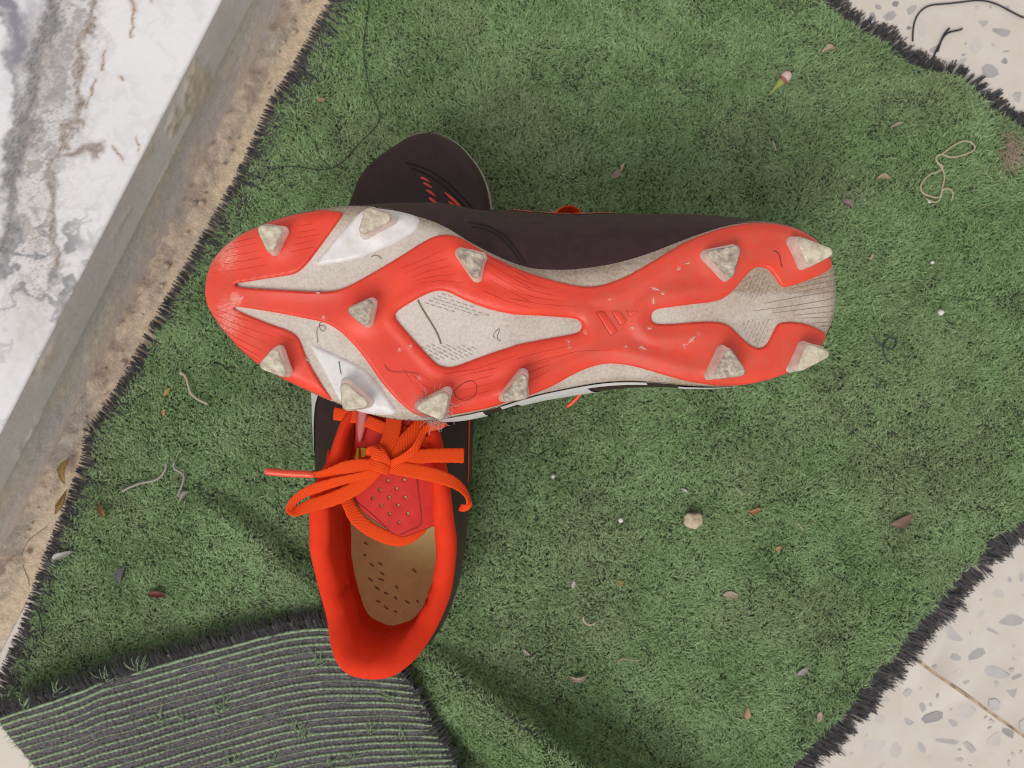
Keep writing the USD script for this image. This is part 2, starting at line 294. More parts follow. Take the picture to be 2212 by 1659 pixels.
# ------------------------------------------------------------------ floor: terrazzo tiles, cement strip, marble step
SD = np.array([-0.455, -0.8905]); SD /= np.linalg.norm(SD)          # along the step, towards the bottom left
SNRM = np.array([0.8905, -0.455]); SNRM /= np.linalg.norm(SNRM)     # from the step towards the mat
def step_xy(along, out): return np.outer(np.atleast_1d(along), SD) + np.outer(np.atleast_1d(out), SNRM)
RISER = -0.2214                                                     # distance of the riser from the camera's foot
jd = np.array([.817, -.577]); jd /= np.linalg.norm(jd); jn = np.array([.577, .817]); jn /= np.linalg.norm(jn)
J0 = unp(2080, 1497, 0)[:2] @ jn; K0 = .225; TS = .40
floor = thing('floor', (0, 0, 0), kind='structure')
floor_area = Polygon([*step_xy([-.9, .9], RISER + .0125), *step_xy([.9, -.9], .9)])
G = .0009
M('grout_bed', *skirted(*(lambda q: (q[0], q[1], [], np.c_[q[0], np.full(len(q[0]), -.0007)], None))(tri_poly(floor_area.buffer(.02), .2, ring_step=.1))), 'grout', floor, smooth=False)
tiles = []
for i in range(-3, 3):
    for k in range(-3, 3):
        a, b = K0 + i * TS, J0 + k * TS
        q = Polygon([jd * (a + G) + jn * (b + G), jd * (a + TS - G) + jn * (b + G), jd * (a + TS - G) + jn * (b + TS - G), jd * (a + G) + jn * (b + TS - G)]).intersection(floor_area)
        if q.is_empty or q.area < 1e-4: continue
        p, t, l = tri_poly(q, .05, rings=(.0008,), ring_step=.02)
        top = np.c_[p, np.where(bdist(q, p) < 1e-6, -.0007, 0)]
        tp = M('tile', *skirted(p, t, l, top, np.c_[p, np.full(len(p), -.006)]), 'tile', floor); tiles.append((q, tp))
# stone chips of the terrazzo, one by one where the floor shows
mat_px = [(994, -516), (733, 0), (681, 94), (642, 167), (597, 229), (555, 330), (521, 399), (465, 497), (434, 555), (346, 705), (284, 823), (228, 909), (202, 935), (198, 988), (180, 1038), (155, 1107), (112, 1213), (79, 1306), (60, 1365), (42, 1401), (7, 1487), (-8, 1562),
          (0, 1572), (72, 1659), (150, 1753), (420, 2080), (1100, 2230), (1500, 1900), (1717, 1659), (1732, 1637), (1777, 1592), (1821, 1548), (1881, 1477), (1937, 1414), (1963, 1369), (2022, 1317), (2055, 1265), (2111, 1221), (2141, 1169), (2212, 1124), (2700, 596), (2211, 277), (2152, 238), (2092, 179), (2048, 158), (2003, 150), (1967, 131), (1929, 101), (1872, 65), (1824, 39), (1786, 0)]
MAT = Polygon(unp(*np.array(mat_px).T, .006)[:, :2]).buffer(0)
chips = []
def chip(cx, cy, w, h, kind, ang=0.):
    n = rng.integers(5, 9); th = np.sort(rng.uniform(0, 2 * np.pi, n) * .35 + np.arange(n) / n * 2 * np.pi)
    r = rng.uniform(.8, 1.15, n); q = np.stack([np.cos(th) * r * w / 2, np.sin(th) * r * h / 2], 1)
    c, s = math.cos(ang), math.sin(ang); q = q @ np.array([[c, s], [-s, c]])
    return Polygon(chaikin(q + [cx, cy], 1)).buffer(0), kind
for fn, lst in ((CR, [(930, 120, 130, 75, 'grey', .3), (1090, 60, 120, 80, 'grey', .9), (1150, 190, 110, 190, 'pale', .1), (1310, 215, 130, 130, 'pale', .2), (1600, 165, 100, 85, 'grey', 0), (1735, 235, 165, 100, 'dark', 0), (1550, 320, 140, 150, 'pale', 0), (1430, 450, 140, 60, 'grey', .4), (1665, 515, 165, 130, 'grey', .1), (1755, 450, 55, 85, 'dark', -.3), (1770, 372, 75, 22, 'dark', 0), (1460, 400, 45, 22, 'dark', .2), (1850, 700, 90, 110, 'grey', .4), (1245, 350, 110, 80, 'grey', .6), (1770, 60, 90, 60, 'grey', .3), (970, 20, 70, 60, 'dark', .9), (1640, 640, 110, 60, 'pale', 0), (1820, 560, 60, 90, 'pale', 0), (835, 50, 90, 45, 'grey', -.2)]),
                (CB, [(1135, 1360, 145, 115, 'dark', 0), (1345, 1335, 150, 130, 'pale', .2), (1490, 1298, 110, 80, 'grey', .1), (1570, 1468, 90, 120, 'dark', .1), (1255, 1402, 85, 65, 'grey', 0), (1220, 1502, 170, 55, 'grey', -.1), (1075, 1540, 60, 100, 'grey', 0), (1295, 1615, 75, 35, 'grey', .2), (1000, 1392, 80, 50, 'grey', -.4), (1400, 995, 160, 65, 'grey', .5), (1510, 1100, 170, 80, 'grey', -.2), (1610, 1205, 80, 110, 'grey', 0), (1600, 800, 160, 90, 'grey', .2), (800, 1530, 170, 100, 'pale', .3), (925, 1560, 90, 110, 'pale', 0), (1168, 1242, 36, 32, 'dark', 0), (1280, 1012, 80, 55, 'grey', 0), (1655, 545, 60, 70, 'grey', 0), (1630, 1130, 90, 30, 'grey', .5), (1370, 1238, 40, 20, 'grey', 0), (1530, 650, 110, 60, 'pale', 0), (1080, 1300, 50, 100, 'grey', .4), (1330, 1160, 60, 30, 'grey', .4), (1145, 1075, 60, 30, 'grey', .3), (840, 1375, 80, 80, 'pale', 0)])):
    for x, y, w, h, k, an in lst:
        x, y = fn((x, y)); s = (fn((1, 0)) - fn((0, 0)))[0] / F * H
        c = unp(x, y, 0); chips.append(chip(c[0], c[1], w * s, h * s, k, an))
placed = [c[0] for c in chips]
for _ in range(9000):
    if len(chips) > 520: break
    x, y = rng.uniform(-80, 2400), rng.uniform(-150, 1850); c = unp(x, y, 0)[:2]; r = rng.choice([.0018, .003, .006, .012], p=[.34, .30, .22, .14])
    if MAT.buffer(-.02).contains(Point(c)) or not floor_area.contains(Point(c)): continue
    g = chip(c[0], c[1], r * rng.uniform(1, 1.9), r * rng.uniform(.7, 1.2), rng.choice(['grey', 'pale', 'dark'], p=[.34, .56, .10]), rng.uniform(0, 3))
    if any(g[0].distance(o) < .0012 for o in placed): continue
    chips.append(g); placed.append(g[0])
for g, k in chips:
    for q, tp in tiles:
        gi = g.intersection(q.buffer(-.001))
        if gi.is_empty or gi.geom_type != 'Polygon' or gi.area < 2e-6: continue
        e = resample(np.array(gi.exterior.coords)[:-1], .004); n = len(e); c = e.mean(0); i = np.arange(n); j = np.roll(i, -1)
        v = np.vstack([np.c_[e, np.full(n, -.0002)], np.c_[c + (e - c) * .985, np.full(n, .00005)], [[*c, .00005]]])
        M('stone_chip', v, np.concatenate([np.stack([i, j, n + i], 1), np.stack([j, n + j, n + i], 1), np.stack([n + i, n + j, np.full(n, 2 * n)], 1)]), 'chip_' + k, tp, smooth=False)
# crumbling cement between the tiles and the step
al = np.arange(-.62, .62, .0022); ou = np.linspace(RISER - .004, RISER + .0235, 22)
A, O = np.meshgrid(al, ou, indexing='ij'); xy = step_xy(A.ravel(), O.ravel()); xy = xy.reshape(-1, 2)
xy = np.outer(A.ravel(), SD) + np.outer(O.ravel(), SNRM); q = (O.ravel() - ou[0]) / (ou[-1] - ou[0])
nz = fbm(np.c_[xy * 130, np.zeros(len(xy))], 4, 5); nz2 = fbm(np.c_[xy * 420, np.zeros(len(xy))], 3, 8); wob = fbm(np.c_[A.ravel() * 25, 0 * q, 0 * q], 3, 6)
edge = .44 + .6 * (wob - .5)
z = .0042 * np.clip((edge - q) / .25, 0, 1) ** .7 * (.35 + 1.1 * nz) + .0012 * (nz2 - .5) + .0016 * np.clip(1 - q / .25, 0, 1) + .0006
z = np.where(q > edge, .0007 * np.clip(1 - (q - edge) * 8, .45, 1) + .0003 * (nz2 - .5), z)
brown, sand, cream, greyc = np.array([.58, .47, .38]), np.array([.80, .65, .50]), np.array([.80, .64, .46]), np.array([.55, .50, .45])
pk = np.clip((fbm(np.c_[xy * 260, np.zeros(len(xy))], 3, 17) - .47) / .08, 0, 1); z = z + np.where(q < edge, .0013 * pk, .0002 * pk); k = np.clip((nz - .42) / .14 + (pk - .5) * .8, 0, 1)[:, None]; col = brown * (1 - k) + sand * k
k2 = (np.clip((q - edge) / .1, 0, 1) * np.clip((wob - .3) * 4, 0.35, 1))[:, None]; col = col * (1 - k2) + cream * k2
k3 = (np.clip((fbm(np.c_[xy * 45, np.zeros(len(xy))], 3, 12) - .5) / .1, 0, 1) * (q < edge))[:, None] * .7; col = col * (1 - k3) + greyc * k3
na, no = len(al), len(ou); ii = (np.arange(na - 1)[:, None] * no + np.arange(no - 1)).ravel()
fs = np.concatenate([np.stack([ii, ii + 1, ii + no], 1), np.stack([ii + 1, ii + no + 1, ii + no], 1)])
strip = M('cement_strip', np.c_[xy, z], fs, 'cement', kind='structure', col=col)
import trimesh
for _ in range(70):
    a_, o_ = rng.uniform(-.17, .22), RISER + rng.uniform(.002, .012); c_ = np.r_[step_xy(a_, o_)[0], 0]; r_ = rng.choice([.0008, .0012, .0018], p=[.5, .35, .15]) * rng.uniform(.8, 1.2); b_ = trimesh.creation.icosphere(1, 1.0); vv = b_.vertices * (1 + .5 * (fbm(b_.vertices * 1.5 + a_ * 99, 2, 3) - .5))[:, None] * [1.2, 1, .65]
    M('pebble', vv * r_ + c_ + [0, 0, .0022 + r_ * .2], b_.faces, 'cement', strip, col=np.tile(np.array([.74, .62, .50]) * rng.uniform(.55, 1.1), (len(vv), 1)))
# step: riser below, marble slab above
step = thing('marble_step', (*(step_xy(0, RISER)[0]), 0), label='white marble step with grey and rust veins along the left edge of the mat', cat='step')
zb, zt = .039, .065
al = np.arange(-.62, .62, .0016); ws = np.linspace(-.004, zb + .0006, 22)
A, W = np.meshgrid(al, ws, indexing='ij'); A, W = A.ravel(), W.ravel()
nn = fbm(np.c_[A * 60, W * 120, 0 * A], 4, 21); n2 = fbm(np.c_[A * 14, W * 50, 0 * A], 3, 22); n3 = fbm(np.c_[A * 300, W * 300, 0 * A], 3, 25)
P = np.outer(A, SD) + np.outer(RISER + .0016 * (nn - .5) + .0008 * (n3 - .5) - .0010 * np.clip(W / zb, 0, 1), SNRM)
gA, gB, gC = np.array([.86, .77, .70]), np.array([.90, .77, .64]), np.array([.78, .72, .70])
k = np.clip((n2 - .42) / .2, 0, 1)[:, None]; col = gC * (1 - k) + gA * k; k = np.clip((nn - .55) / .12, 0, 1)[:, None] * .7; col = col * (1 - k) + gB * k
na, no = len(al), len(ws); ii = (np.arange(na - 1)[:, None] * no + np.arange(no - 1)).ravel()
fr = lambda no, ii: np.concatenate([np.stack([ii, ii + no, ii + 1], 1), np.stack([ii + 1, ii + no, ii + no + 1], 1)])
M('riser', np.c_[P, W], fr(no, ii), 'riser', step, col=col)
ws = np.linspace(zb, zt - .0012, 16); A, W = np.meshgrid(al, ws, indexing='ij'); A, W = A.ravel(), W.ravel()
nn = fbm(np.c_[A * 45, W * 90, 0 * A], 4, 31); n2 = fbm(np.c_[A * 20, W * 30, 0 * A], 3, 32); n3 = fbm(np.c_[A * 320, W * 320, 0 * A], 3, 35)
rough = np.clip((nn - .52) / .06, 0, 1) * np.clip((n2 - .40) / .1, 0, 1)
P = np.outer(A, SD) + np.outer(RISER + .0016 + rough * (.0010 * n3 + .0004) * np.clip((zt - .0025 - W) / .004, 0, 1), SNRM)
base = np.array([.86, .79, .76]) * (1 + .35 * (n2 - .5))[:, None]; col = base * (1 - rough[:, None]) + np.array([.82, .69, .57]) * (.65 + .6 * n3)[:, None] * rough[:, None]
no = len(ws); ii = (np.arange(na - 1)[:, None] * no + np.arange(no - 1)).ravel()
M('slab_edge', np.c_[P, W], fr(no, ii), 'slab_side', step, col=col)
al = np.r_[np.arange(-.62, -.21, .004), np.arange(-.21, .23, .0008), np.arange(.23, .6185, .004)]; ou = np.r_[np.linspace(RISER - .24, RISER - .132, 28)[:-1], np.linspace(RISER - .132, RISER - .0001, 165), RISER + .0006, RISER + .0013, RISER + .0016]
A, O = np.meshgrid(al, ou, indexing='ij'); A, O = A.ravel(), O.ravel(); P = np.outer(A, SD) + np.outer(O, SNRM)
z = np.full(len(A), zt); z[np.isclose(O, RISER + .0006)] = zt - .00015; z[np.isclose(O, RISER + .0013)] = zt - .0006; z[np.isclose(O, RISER + .0016)] = zt - .0013
pxl = np.stack([CX + P[:, 0] * F / (H - zt), CY - P[:, 1] * F / (H - zt)], 1); c4 = pxl / (1400 / 2212 * 2212 / 4032)      # the stone's own pattern, laid out in step with its real surface
wz = np.stack([fbm(np.c_[c4 / 130, 0 * A], 4, 41) - .5, fbm(np.c_[c4 / 130, 0 * A], 4, 42) - .5], 1)
wf = np.stack([fbm(np.c_[c4 / 28, 0 * A], 3, 43) - .5, fbm(np.c_[c4 / 28, 0 * A], 3, 44) - .5], 1); q = c4 + wz * 190 + wf * 48
col = np.tile([.82, .815, .83], (len(A), 1)) * (1 + .08 * (fbm(np.c_[c4 / 300, 0 * A], 3, 45) - .5))[:, None]
fine = fbm(np.c_[c4 / 22, 0 * A], 4, 46)
def vein(col, pts, w, c, amt, soft=1.0, mott=.5, qq=None):
    d = shapely.distance(shapely.points(q if qq is None else qq), LineString(pts)); k = np.exp(-np.clip(d / w, 0, 9) ** (2 * soft)) * amt * np.clip(1 - mott + mott * 2 * fine, 0, 1.2)
    k = np.clip(k, 0, 1)[:, None]; return col * (1 - k) + np.array(c) * k
col = vein(col, [(470, 0), (400, 300), (330, 600), (290, 900), (220, 1300), (250, 1660), (150, 2100)], 165, (.62, .58, .555), .60, 1.2)
col = vein(col, [(30, -50), (110, 130), (120, 320)], 80, (.27, .265, .31), 1.2, mott=.3)
col = vein(col, [(0, 100), (60, 330), (110, 560), (80, 900), (30, 1150)], 26, (.33, .33, .35), .9)
col = vein(col, [(350, -50), (280, 260), (215, 500), (165, 760), (110, 1000), (70, 1150), (90, 1330), (40, 1500), (0, 1700)], 62, (.26, .255, .26), 1.1, mott=.35)
col = vein(col, [(620, -50), (560, 150), (500, 330), (470, 520), (440, 720), (390, 850), (340, 1010), (320, 1250), (350, 1500), (380, 1700)], 30, (.38, .315, .27), 1.0)
col = vein(col, [(430, 180), (370, 420), (330, 620)], 55, (.44, .41, .39), .75)
col = vein(col, [(430, 960), (520, 920), (585, 930)], 30, (.34, .27, .235), 1.0)
for pts, w in (([(800, -40), (835, 60)], 24), ([(830, 60), (820, 240)], 11), ([(648, 320), (632, 430)], 8), ([(592, 490), (560, 580), (525, 680)], 8), ([(745, 480), (770, 500)], 9), ([(705, 910), (735, 945), (770, 990)], 12), ([(845, 850), (862, 960)], 7), ([(940, -20), (950, 20)], 16)):
    col = vein(col, pts, w, (.53, .36, .24), .85, mott=.25, qq=c4 + wz * 40 + wf * 30); col = vein(col, pts, w * .35, (.30, .19, .12), .8, mott=.5, qq=c4 + wz * 40 + wf * 30)
band = shapely.distance(shapely.points(q), LineString([(470, -50), (380, 300), (310, 600), (260, 900), (210, 1300), (230, 1700)])); near = np.exp(-(band / 190) ** 2)
rr = 1 - np.abs(2 * fbm(np.c_[(c4 + wz * 260 + wf * 60) / [70, 120], 0 * A], 4, 71) - 1); k = (np.clip((rr - .80) / .16, 0, 1) * near * .75)[:, None]; col = col * (1 - k) + np.array([.36, .32, .295]) * k
k = (np.clip((fbm(np.c_[c4 / 9, 0 * A], 3, 72) - .60) / .1, 0, 1) * near * .5)[:, None]; col = col * (1 - k) + np.array([.30, .27, .25]) * k
g1_ = LineString([(350, -50), (280, 260), (215, 500), (165, 760), (110, 1000), (70, 1150), (90, 1330), (40, 1500), (0, 1700)]); g2_ = LineString([(620, -50), (560, 150), (500, 330), (470, 520), (440, 720), (390, 850), (340, 1010), (320, 1250), (350, 1500), (380, 1700)])
for ln_, wd_, cc_ in ((g1_, 75, (.13, .13, .135)), (g2_, 45, (.20, .14, .10))):
    nr_ = np.exp(-(shapely.distance(shapely.points(q), ln_) / wd_) ** 2); st_ = fbm(np.c_[(c4[:, 0] + .35 * c4[:, 1]) / 7, c4[:, 1] / 26, 0 * A], 3, 73)
    k = (np.clip((st_ - .52) / .12, 0, 1) * nr_ * .65)[:, None]; col = col * (1 - k) + np.array(cc_) * k
rid = 1 - np.abs(2 * fbm(np.c_[q / 190, 0 * A], 4, 51) - 1); low = np.clip((c4[:, 1] - 1100) / 400, 0, 1) * np.clip((2300 - c4[:, 1]) / 500, .25, 1) * np.clip((650 - c4[:, 0]) / 250, 0, 1)
k = (np.clip((rid - .86) / .1, 0, 1) * (.12 + .95 * low))[:, None]; col = col * (1 - k) + np.array([.31, .31, .32]) * k
k = (np.clip((fbm(np.c_[q / 60, 0 * A], 4, 55) - .55) / .1, 0, 1) * low * .5)[:, None]; col = col * (1 - k) + np.array([.52, .50, .49]) * k
no = len(ou); na = len(al); ii = (np.arange(na - 1)[:, None] * no + np.arange(no - 1)).ravel()
fsl = np.concatenate([np.stack([ii, ii + 1, ii + no], 1), np.stack([ii + 1, ii + no + 1, ii + no], 1)])
M('marble_slab', np.c_[P, z], fsl[:, ::-1] if np.cross(np.r_[SNRM, 0], np.r_[SD, 0])[2] < 0 else fsl, 'marble', step, col=col)

# ------------------------------------------------------------------ artificial grass mat
mloc = np.array([0.05, -0.02, 0.0])
mat_t = thing('grass_mat', mloc, label='green artificial grass mat with frayed black edges under both boots', cat='mat')
p, t, l = tri_poly(MAT, .006, ring_step=.005)
M('backing', *skirted(p, t, l, np.c_[p, ground(p)], np.c_[p, np.full(len(p), .0004)]), 'backing', mat_t)
# folded-over corner
FA, FB = unp(-15, 1555, .01)[:2], unp(420, 2080, .01)[:2]
rowx = np.array([-60, 0, 57, 124, 186, 223, 280, 372, 471, 563, 633, 702, 733, 800, 875, 950, 1050]); rowy = np.array([1572, 1552, 1532, 1510, 1488, 1472, 1458, 1433, 1406, 1381, 1366, 1360, 1362, 1370, 1387, 1408, 1440.])
ROW = PchipInterpolator(rowx, rowy)
def row_y(x, k):
    x = np.asarray(x, float); b = ROW(x); ref = 1552 - .27 * x; dr = np.clip(1 - k / 22., 0, 1)
    return ref + (b - ref) * (.35 + .65 * dr) + 16.2 * k - 10 * (1 - dr) * np.clip((x - 500) / 400, 0, 1)
fx = np.linspace(-8, 866, 40)
flap_px = [*np.stack([fx, row_y(fx, -1.35)], 1)[:36], (850, 1428), (867, 1456), (886, 1477), (910, 1511), (928, 1546), (945, 1584), (976, 1622), (987, 1659), (1090, 1860), (1000, 2120), (420, 2080), (150, 1753), (72, 1659), (0, 1572)]
FLAP = Polygon(unp(*np.array(flap_px).T, .019)[:, :2]).buffer(0)
def flap_z(P):
    s, d, L = linedist(np.asarray(P, float), FA, FB); d = np.abs(d)
    k = np.clip(d / .015, 0, 1); z = .004 + .0145 * np.sqrt(1 - (1 - k) ** 2)
    return z + .003 * (fbm(np.asarray(P) * 16, 3, 77) - .5) + .004 * np.exp(-((d - .05) / .03) ** 2)
p, t, l = tri_poly(FLAP, .004, ring_step=.004); top = np.c_[p, flap_z(p)]
flap = M('folded_corner', *skirted(p, t, l, top, np.c_[p, flap_z(p) - .0016]), 'backing', mat_t, label='folded corner showing the dark backing with green stitching')
for k in range(0, 52):
    xs = np.arange(-6, 1100, 2.2); ys = row_y(xs, k) + 1.6 * (fbm(np.c_[xs / 40, np.full_like(xs, k * 7.3), 0 * xs], 3, 61) - .5) * 2
    W = unp(xs, ys, .0195); ok = shapely.contains_xy(FLAP.buffer(-.0008), W[:, 0], W[:, 1]) ; W = W[ok]; xs = xs[ok]
    if len(W) < 12: continue
    W[:, 2] = flap_z(W[:, :2]); W = resample(W, .00085, closed=False); s = np.arange(len(W)) * .00085
    pitch = .0030 + .0004 * rng.uniform(-1, 1); pp = pitch * (1.25 - .5 * np.clip((W[:, 0] + .29) / .26, 0, 1)); ph = np.cumsum(np.full(len(s), .00085) / pp) + .5 * fbm(np.c_[s * 60, 0 * s + k, 0 * s], 2, 5)
    bead = np.abs(np.sin(np.pi * ph)) ** .8; plain = np.clip(1.0 - k / 3., .12, .85); gap = np.clip((fbm(np.c_[s * 40, 0 * s + k * 3, 0 * s], 3, 9) - .27) * 9, 0.35, 1)
    r = (.00012 + .00086 * (bead * (1 - plain) + plain)) * gap
    W[:, 2] += .0001 + .3 * r
    M('stitch_row', *tube(W, r, 6), 'stitch', flap)
tufts = []
for (x, y) in [*CF_like] if False else [(300, 1447), (345, 1560), (402, 1560), (470, 1545), (675, 1425), (690, 1435), (655, 1600), (640, 1580), (760, 1640), (800, 1590), (705, 1655), (900, 1640), (590, 1650), (480, 1530), (870, 1600), (130, 1490), (60, 1525), (230, 1465), (500, 1655), (842, 1512)]:
    c = unp(x, y, .02)
    for _ in range(rng.integers(5, 13)):
        o = c[:2] + rng.normal(0, .0012, 2); d = rng.normal(0, 1, 2); d[1] = abs(d[1]) * .6 + .3; d /= np.linalg.norm(d); ln = rng.uniform(.003, .009)
        z0 = flap_z(o[None])[0]; tufts.append(tube(spline([[*o, z0], [*(o + d * ln * .5 + rng.normal(0, .0006, 2)), z0 + .0018], [*(o + d * ln), z0 + .0008]], 6), .00022, 4))
M('loose_tufts', *cat(tufts), 'stitch', flap, kind='stuff')
# frayed black fringe
def fringe(line_px, z, out_sign, length, zf, pitch=.00160, name='frayed_edge', slant=.0, nf=7, wid=.00030, up=0.):
    base = resample(unp(*np.asarray(line_px, float).T, z)[:, :2], pitch, closed=False); tt = frames(base); nrm = np.stack([tt[:, 1], -tt[:, 0]], 1) * out_sign
    n = len(base); lnz = fbm(np.c_[np.arange(n) * .13, np.zeros(n), np.full(n, 4.)], 3, 16); parts = []
    for i in range(n):
        if rng.random() < .02: continue
        a0 = slant + rng.normal(0, .08); L0 = length * (.74 + .46 * lnz[i]) * rng.uniform(.85, 1.1); bend0 = rng.normal(0, .12); off = rng.uniform(-.3, .3) * pitch; zt_ = rng.uniform(0, .0012)
        for j in range(nf + rng.integers(-2, 3)):
            a = a0 + rng.normal(0, .06); L = L0 * rng.uniform(.80, 1.04); d = math.cos(a) * nrm[i] + math.sin(a) * tt[i]; sd = np.array([-d[1], d[0]])
            st = base[i] + tt[i] * (off + rng.normal(0, .00030)) - nrm[i] * rng.uniform(.003, .007); L += .004
            bd = bend0 + rng.normal(0, .10) * (1 + 2 * (rng.random() < .12))
            P = [st, st + d * L * .33, st + d * L * .68 + sd * bd * L * .12, st + d * L + sd * bd * L * .38]; w = wid * rng.uniform(.7, 1.25)
            zz = [zf(st) + .0012 + rng.uniform(0, .0008), max(.0009, zf(P[1]) * .8) + zt_ + rng.uniform(0, .001), .0006 + zt_ + rng.uniform(0, .0016), .0003 + zt_ * .5 + rng.uniform(0, .0016)]
            zz = [zz[0], zz[1] + up * .7, zz[2] + up, zz[3] + up]
            if name != 'frayed_edge': q0 = zf(st); zz = [q0 + .0005, q0 + rng.uniform(.0002, .0014), q0 + rng.uniform(-.0006, .001), q0 - rng.uniform(.0005, .003)]
            v = np.array([[*(p + sd * w * k * (1, 1, 1, .85)[m]), q + (w * .8 if k == 0 else 0)] for m, (p, q) in enumerate(zip(P, zz)) for k in (-1, 0, 1)])
            f = np.array([[3 * m + e, 3 * m + e + 1, 3 * m + e + 3] for m in range(3) for e in range(2)] + [[3 * m + e + 1, 3 * m + e + 4, 3 * m + e + 3] for m in range(3) for e in range(2)])
            parts.append((v, f))
    return cat(parts)
gz = lambda q: float(ground(np.asarray(q)[None])[0])
left_edge = np.array([(820, -180)] + mat_px[1:21] + [(-8, 1545)]); M('frayed_edge', *fringe(left_edge, .005, -1, .0135, gz, slant=.05, up=.0024), 'fringe', mat_t, smooth=False, kind='stuff')
right_edge = np.array(mat_px[24:39] if False else [m for m in mat_px if m in [(1717, 1659), (1732, 1637), (1777, 1592), (1821, 1548), (1881, 1477), (1937, 1414), (1963, 1369), (2022, 1317), (2055, 1265), (2111, 1221), (2141, 1169), (2212, 1124)]]); right_edge = np.vstack([[1560, 1830], right_edge, [2400, 920]])
M('frayed_edge', *fringe(right_edge, .005, 1, .0158, gz, slant=.30), 'fringe', mat_t, smooth=False, kind='stuff')
top_edge = np.array([(2400, 394), (2211, 277), (2152, 238), (2092, 179), (2048, 158), (2003, 150), (1967, 131), (1929, 101), (1872, 65), (1824, 39), (1786, 0), (1560, -150)])
M('frayed_edge', *fringe(top_edge, .005, 1, .0120, gz, slant=-.30), 'fringe', mat_t, smooth=False, kind='stuff')
fz = lambda q: float(flap_z(np.asarray(q)[None])[0])
M('folded_fringe', *fringe(np.stack([fx, row_y(fx, -1.2)], 1)[:36], .019, -1, .0080, fz, .0015, 'folded', slant=-.30, nf=5, wid=.0002), 'fringe', flap, smooth=False, kind='stuff')
M('folded_fringe', *fringe([(862, 1448), (886, 1477), (910, 1511), (928, 1546), (945, 1584), (976, 1622), (987, 1659), (1040, 1760)], .019, -1, .0045, fz, .0019, 'folded', nf=5, wid=.00025), 'fringe', flap, smooth=False, kind='stuff')
# grass pile
sp = .00076
gx, gy = np.meshgrid(np.arange(-.36, .36, sp), np.arange(-.285, .285, sp)); gp = np.stack([gx.ravel(), gy.ravel()], 1) + rng.uniform(-.6, .6, (gx.size, 2)) * sp
far = np.maximum(np.abs(gp[:, 0]) / .318, np.abs(gp[:, 1]) / .243); gp = gp[(far < 1) | (rng.random(len(gp)) < .35)]
keep = shapely.contains_xy(MAT.buffer(-.0006), gp[:, 0], gp[:, 1]) & ~shapely.contains_xy(FLAP.buffer(-.014), gp[:, 0], gp[:, 1]); gp = gp[keep]
wz_ = np.clip(1 / np.clip(gnormal(gp)[:, 2], .12, 1) - 1, 0, 7); ex = np.repeat(gp, np.floor(wz_ + rng.random(len(gp))).astype(int), 0); gp = np.vstack([gp, ex + rng.uniform(-.5, .5, ex.shape) * sp]); n = len(gp); Nn = gnormal(gp); z0 = ground(gp)
ang = 2 * np.pi * (1.6 * fbm(gp * 26, 3, 101) + .9 * fbm(gp * 130, 2, 102)) + rng.normal(0, 1.0, n)
lean = np.clip(.62 + .60 * fbm(gp * 60, 2, 103) + rng.normal(0, .25, n), .05, 1.35)
dr = np.stack([np.cos(ang), np.sin(ang), np.zeros(n)], 1); dr -= (dr * Nn).sum(1, keepdims=True) * Nn
Lb = rng.uniform(.0036, .0058, n) * (.8 + .4 * fbm(gp * 180, 2, 105)); w = rng.uniform(.00020, .00038, n)
root = np.c_[gp, z0]; mid = root + (Lb * .5)[:, None] * (Nn * 1.0 + dr * (lean * .45)[:, None]); tip = mid + (Lb * .55)[:, None] * (Nn * np.clip(.75 - lean * .55, -.1, 1)[:, None] + dr * (lean * 1.0)[:, None]) + rng.normal(0, .0004, (n, 3))
side = np.cross(Nn, dr); a2 = rng.normal(0, .5, n)[:, None]; side = side * np.cos(a2) + dr * np.sin(a2); side = side / (np.linalg.norm(side, axis=1, keepdims=True) + 1e-9) * w[:, None]
V = np.stack([root - side, root + side, mid - side, mid + side, tip], 1).reshape(-1, 3); o = np.arange(n)[:, None] * 5
Fc = np.concatenate([o + [0, 1, 2], o + [1, 3, 2], o + [2, 3, 4]])
g1, g2, g3 = np.array([.20, .34, .125]), np.array([.41, .58, .30]), np.array([.33, .38, .22])
k = np.clip(.12 + fbm(gp * 40, 3, 110) * .8 + rng.normal(0, .20, n), 0, 1)[:, None]; c = g1 * (1 - k) + g2 * k
k = (np.clip((fbm(gp * 22, 4, 111) - .48) / .2, 0, 1) * .30)[:, None]; c = c * (1 - k) + g3 * k
c *= (rng.uniform(.7, 1.2, n) * (.93 + .14 * fbm(gp * 7, 3, 113)))[:, None]
dry = rng.random(n) < .012; c[dry] = np.array([.24, .21, .12]) * rng.uniform(.5, 1.1, (dry.sum(), 1))
colv = np.repeat(c, 5, 0).reshape(n, 5, 3)
M('grass_pile', V, Fc, 'grass', mat_t, smooth=False, col=colv.reshape(-1, 3), kind='stuff')

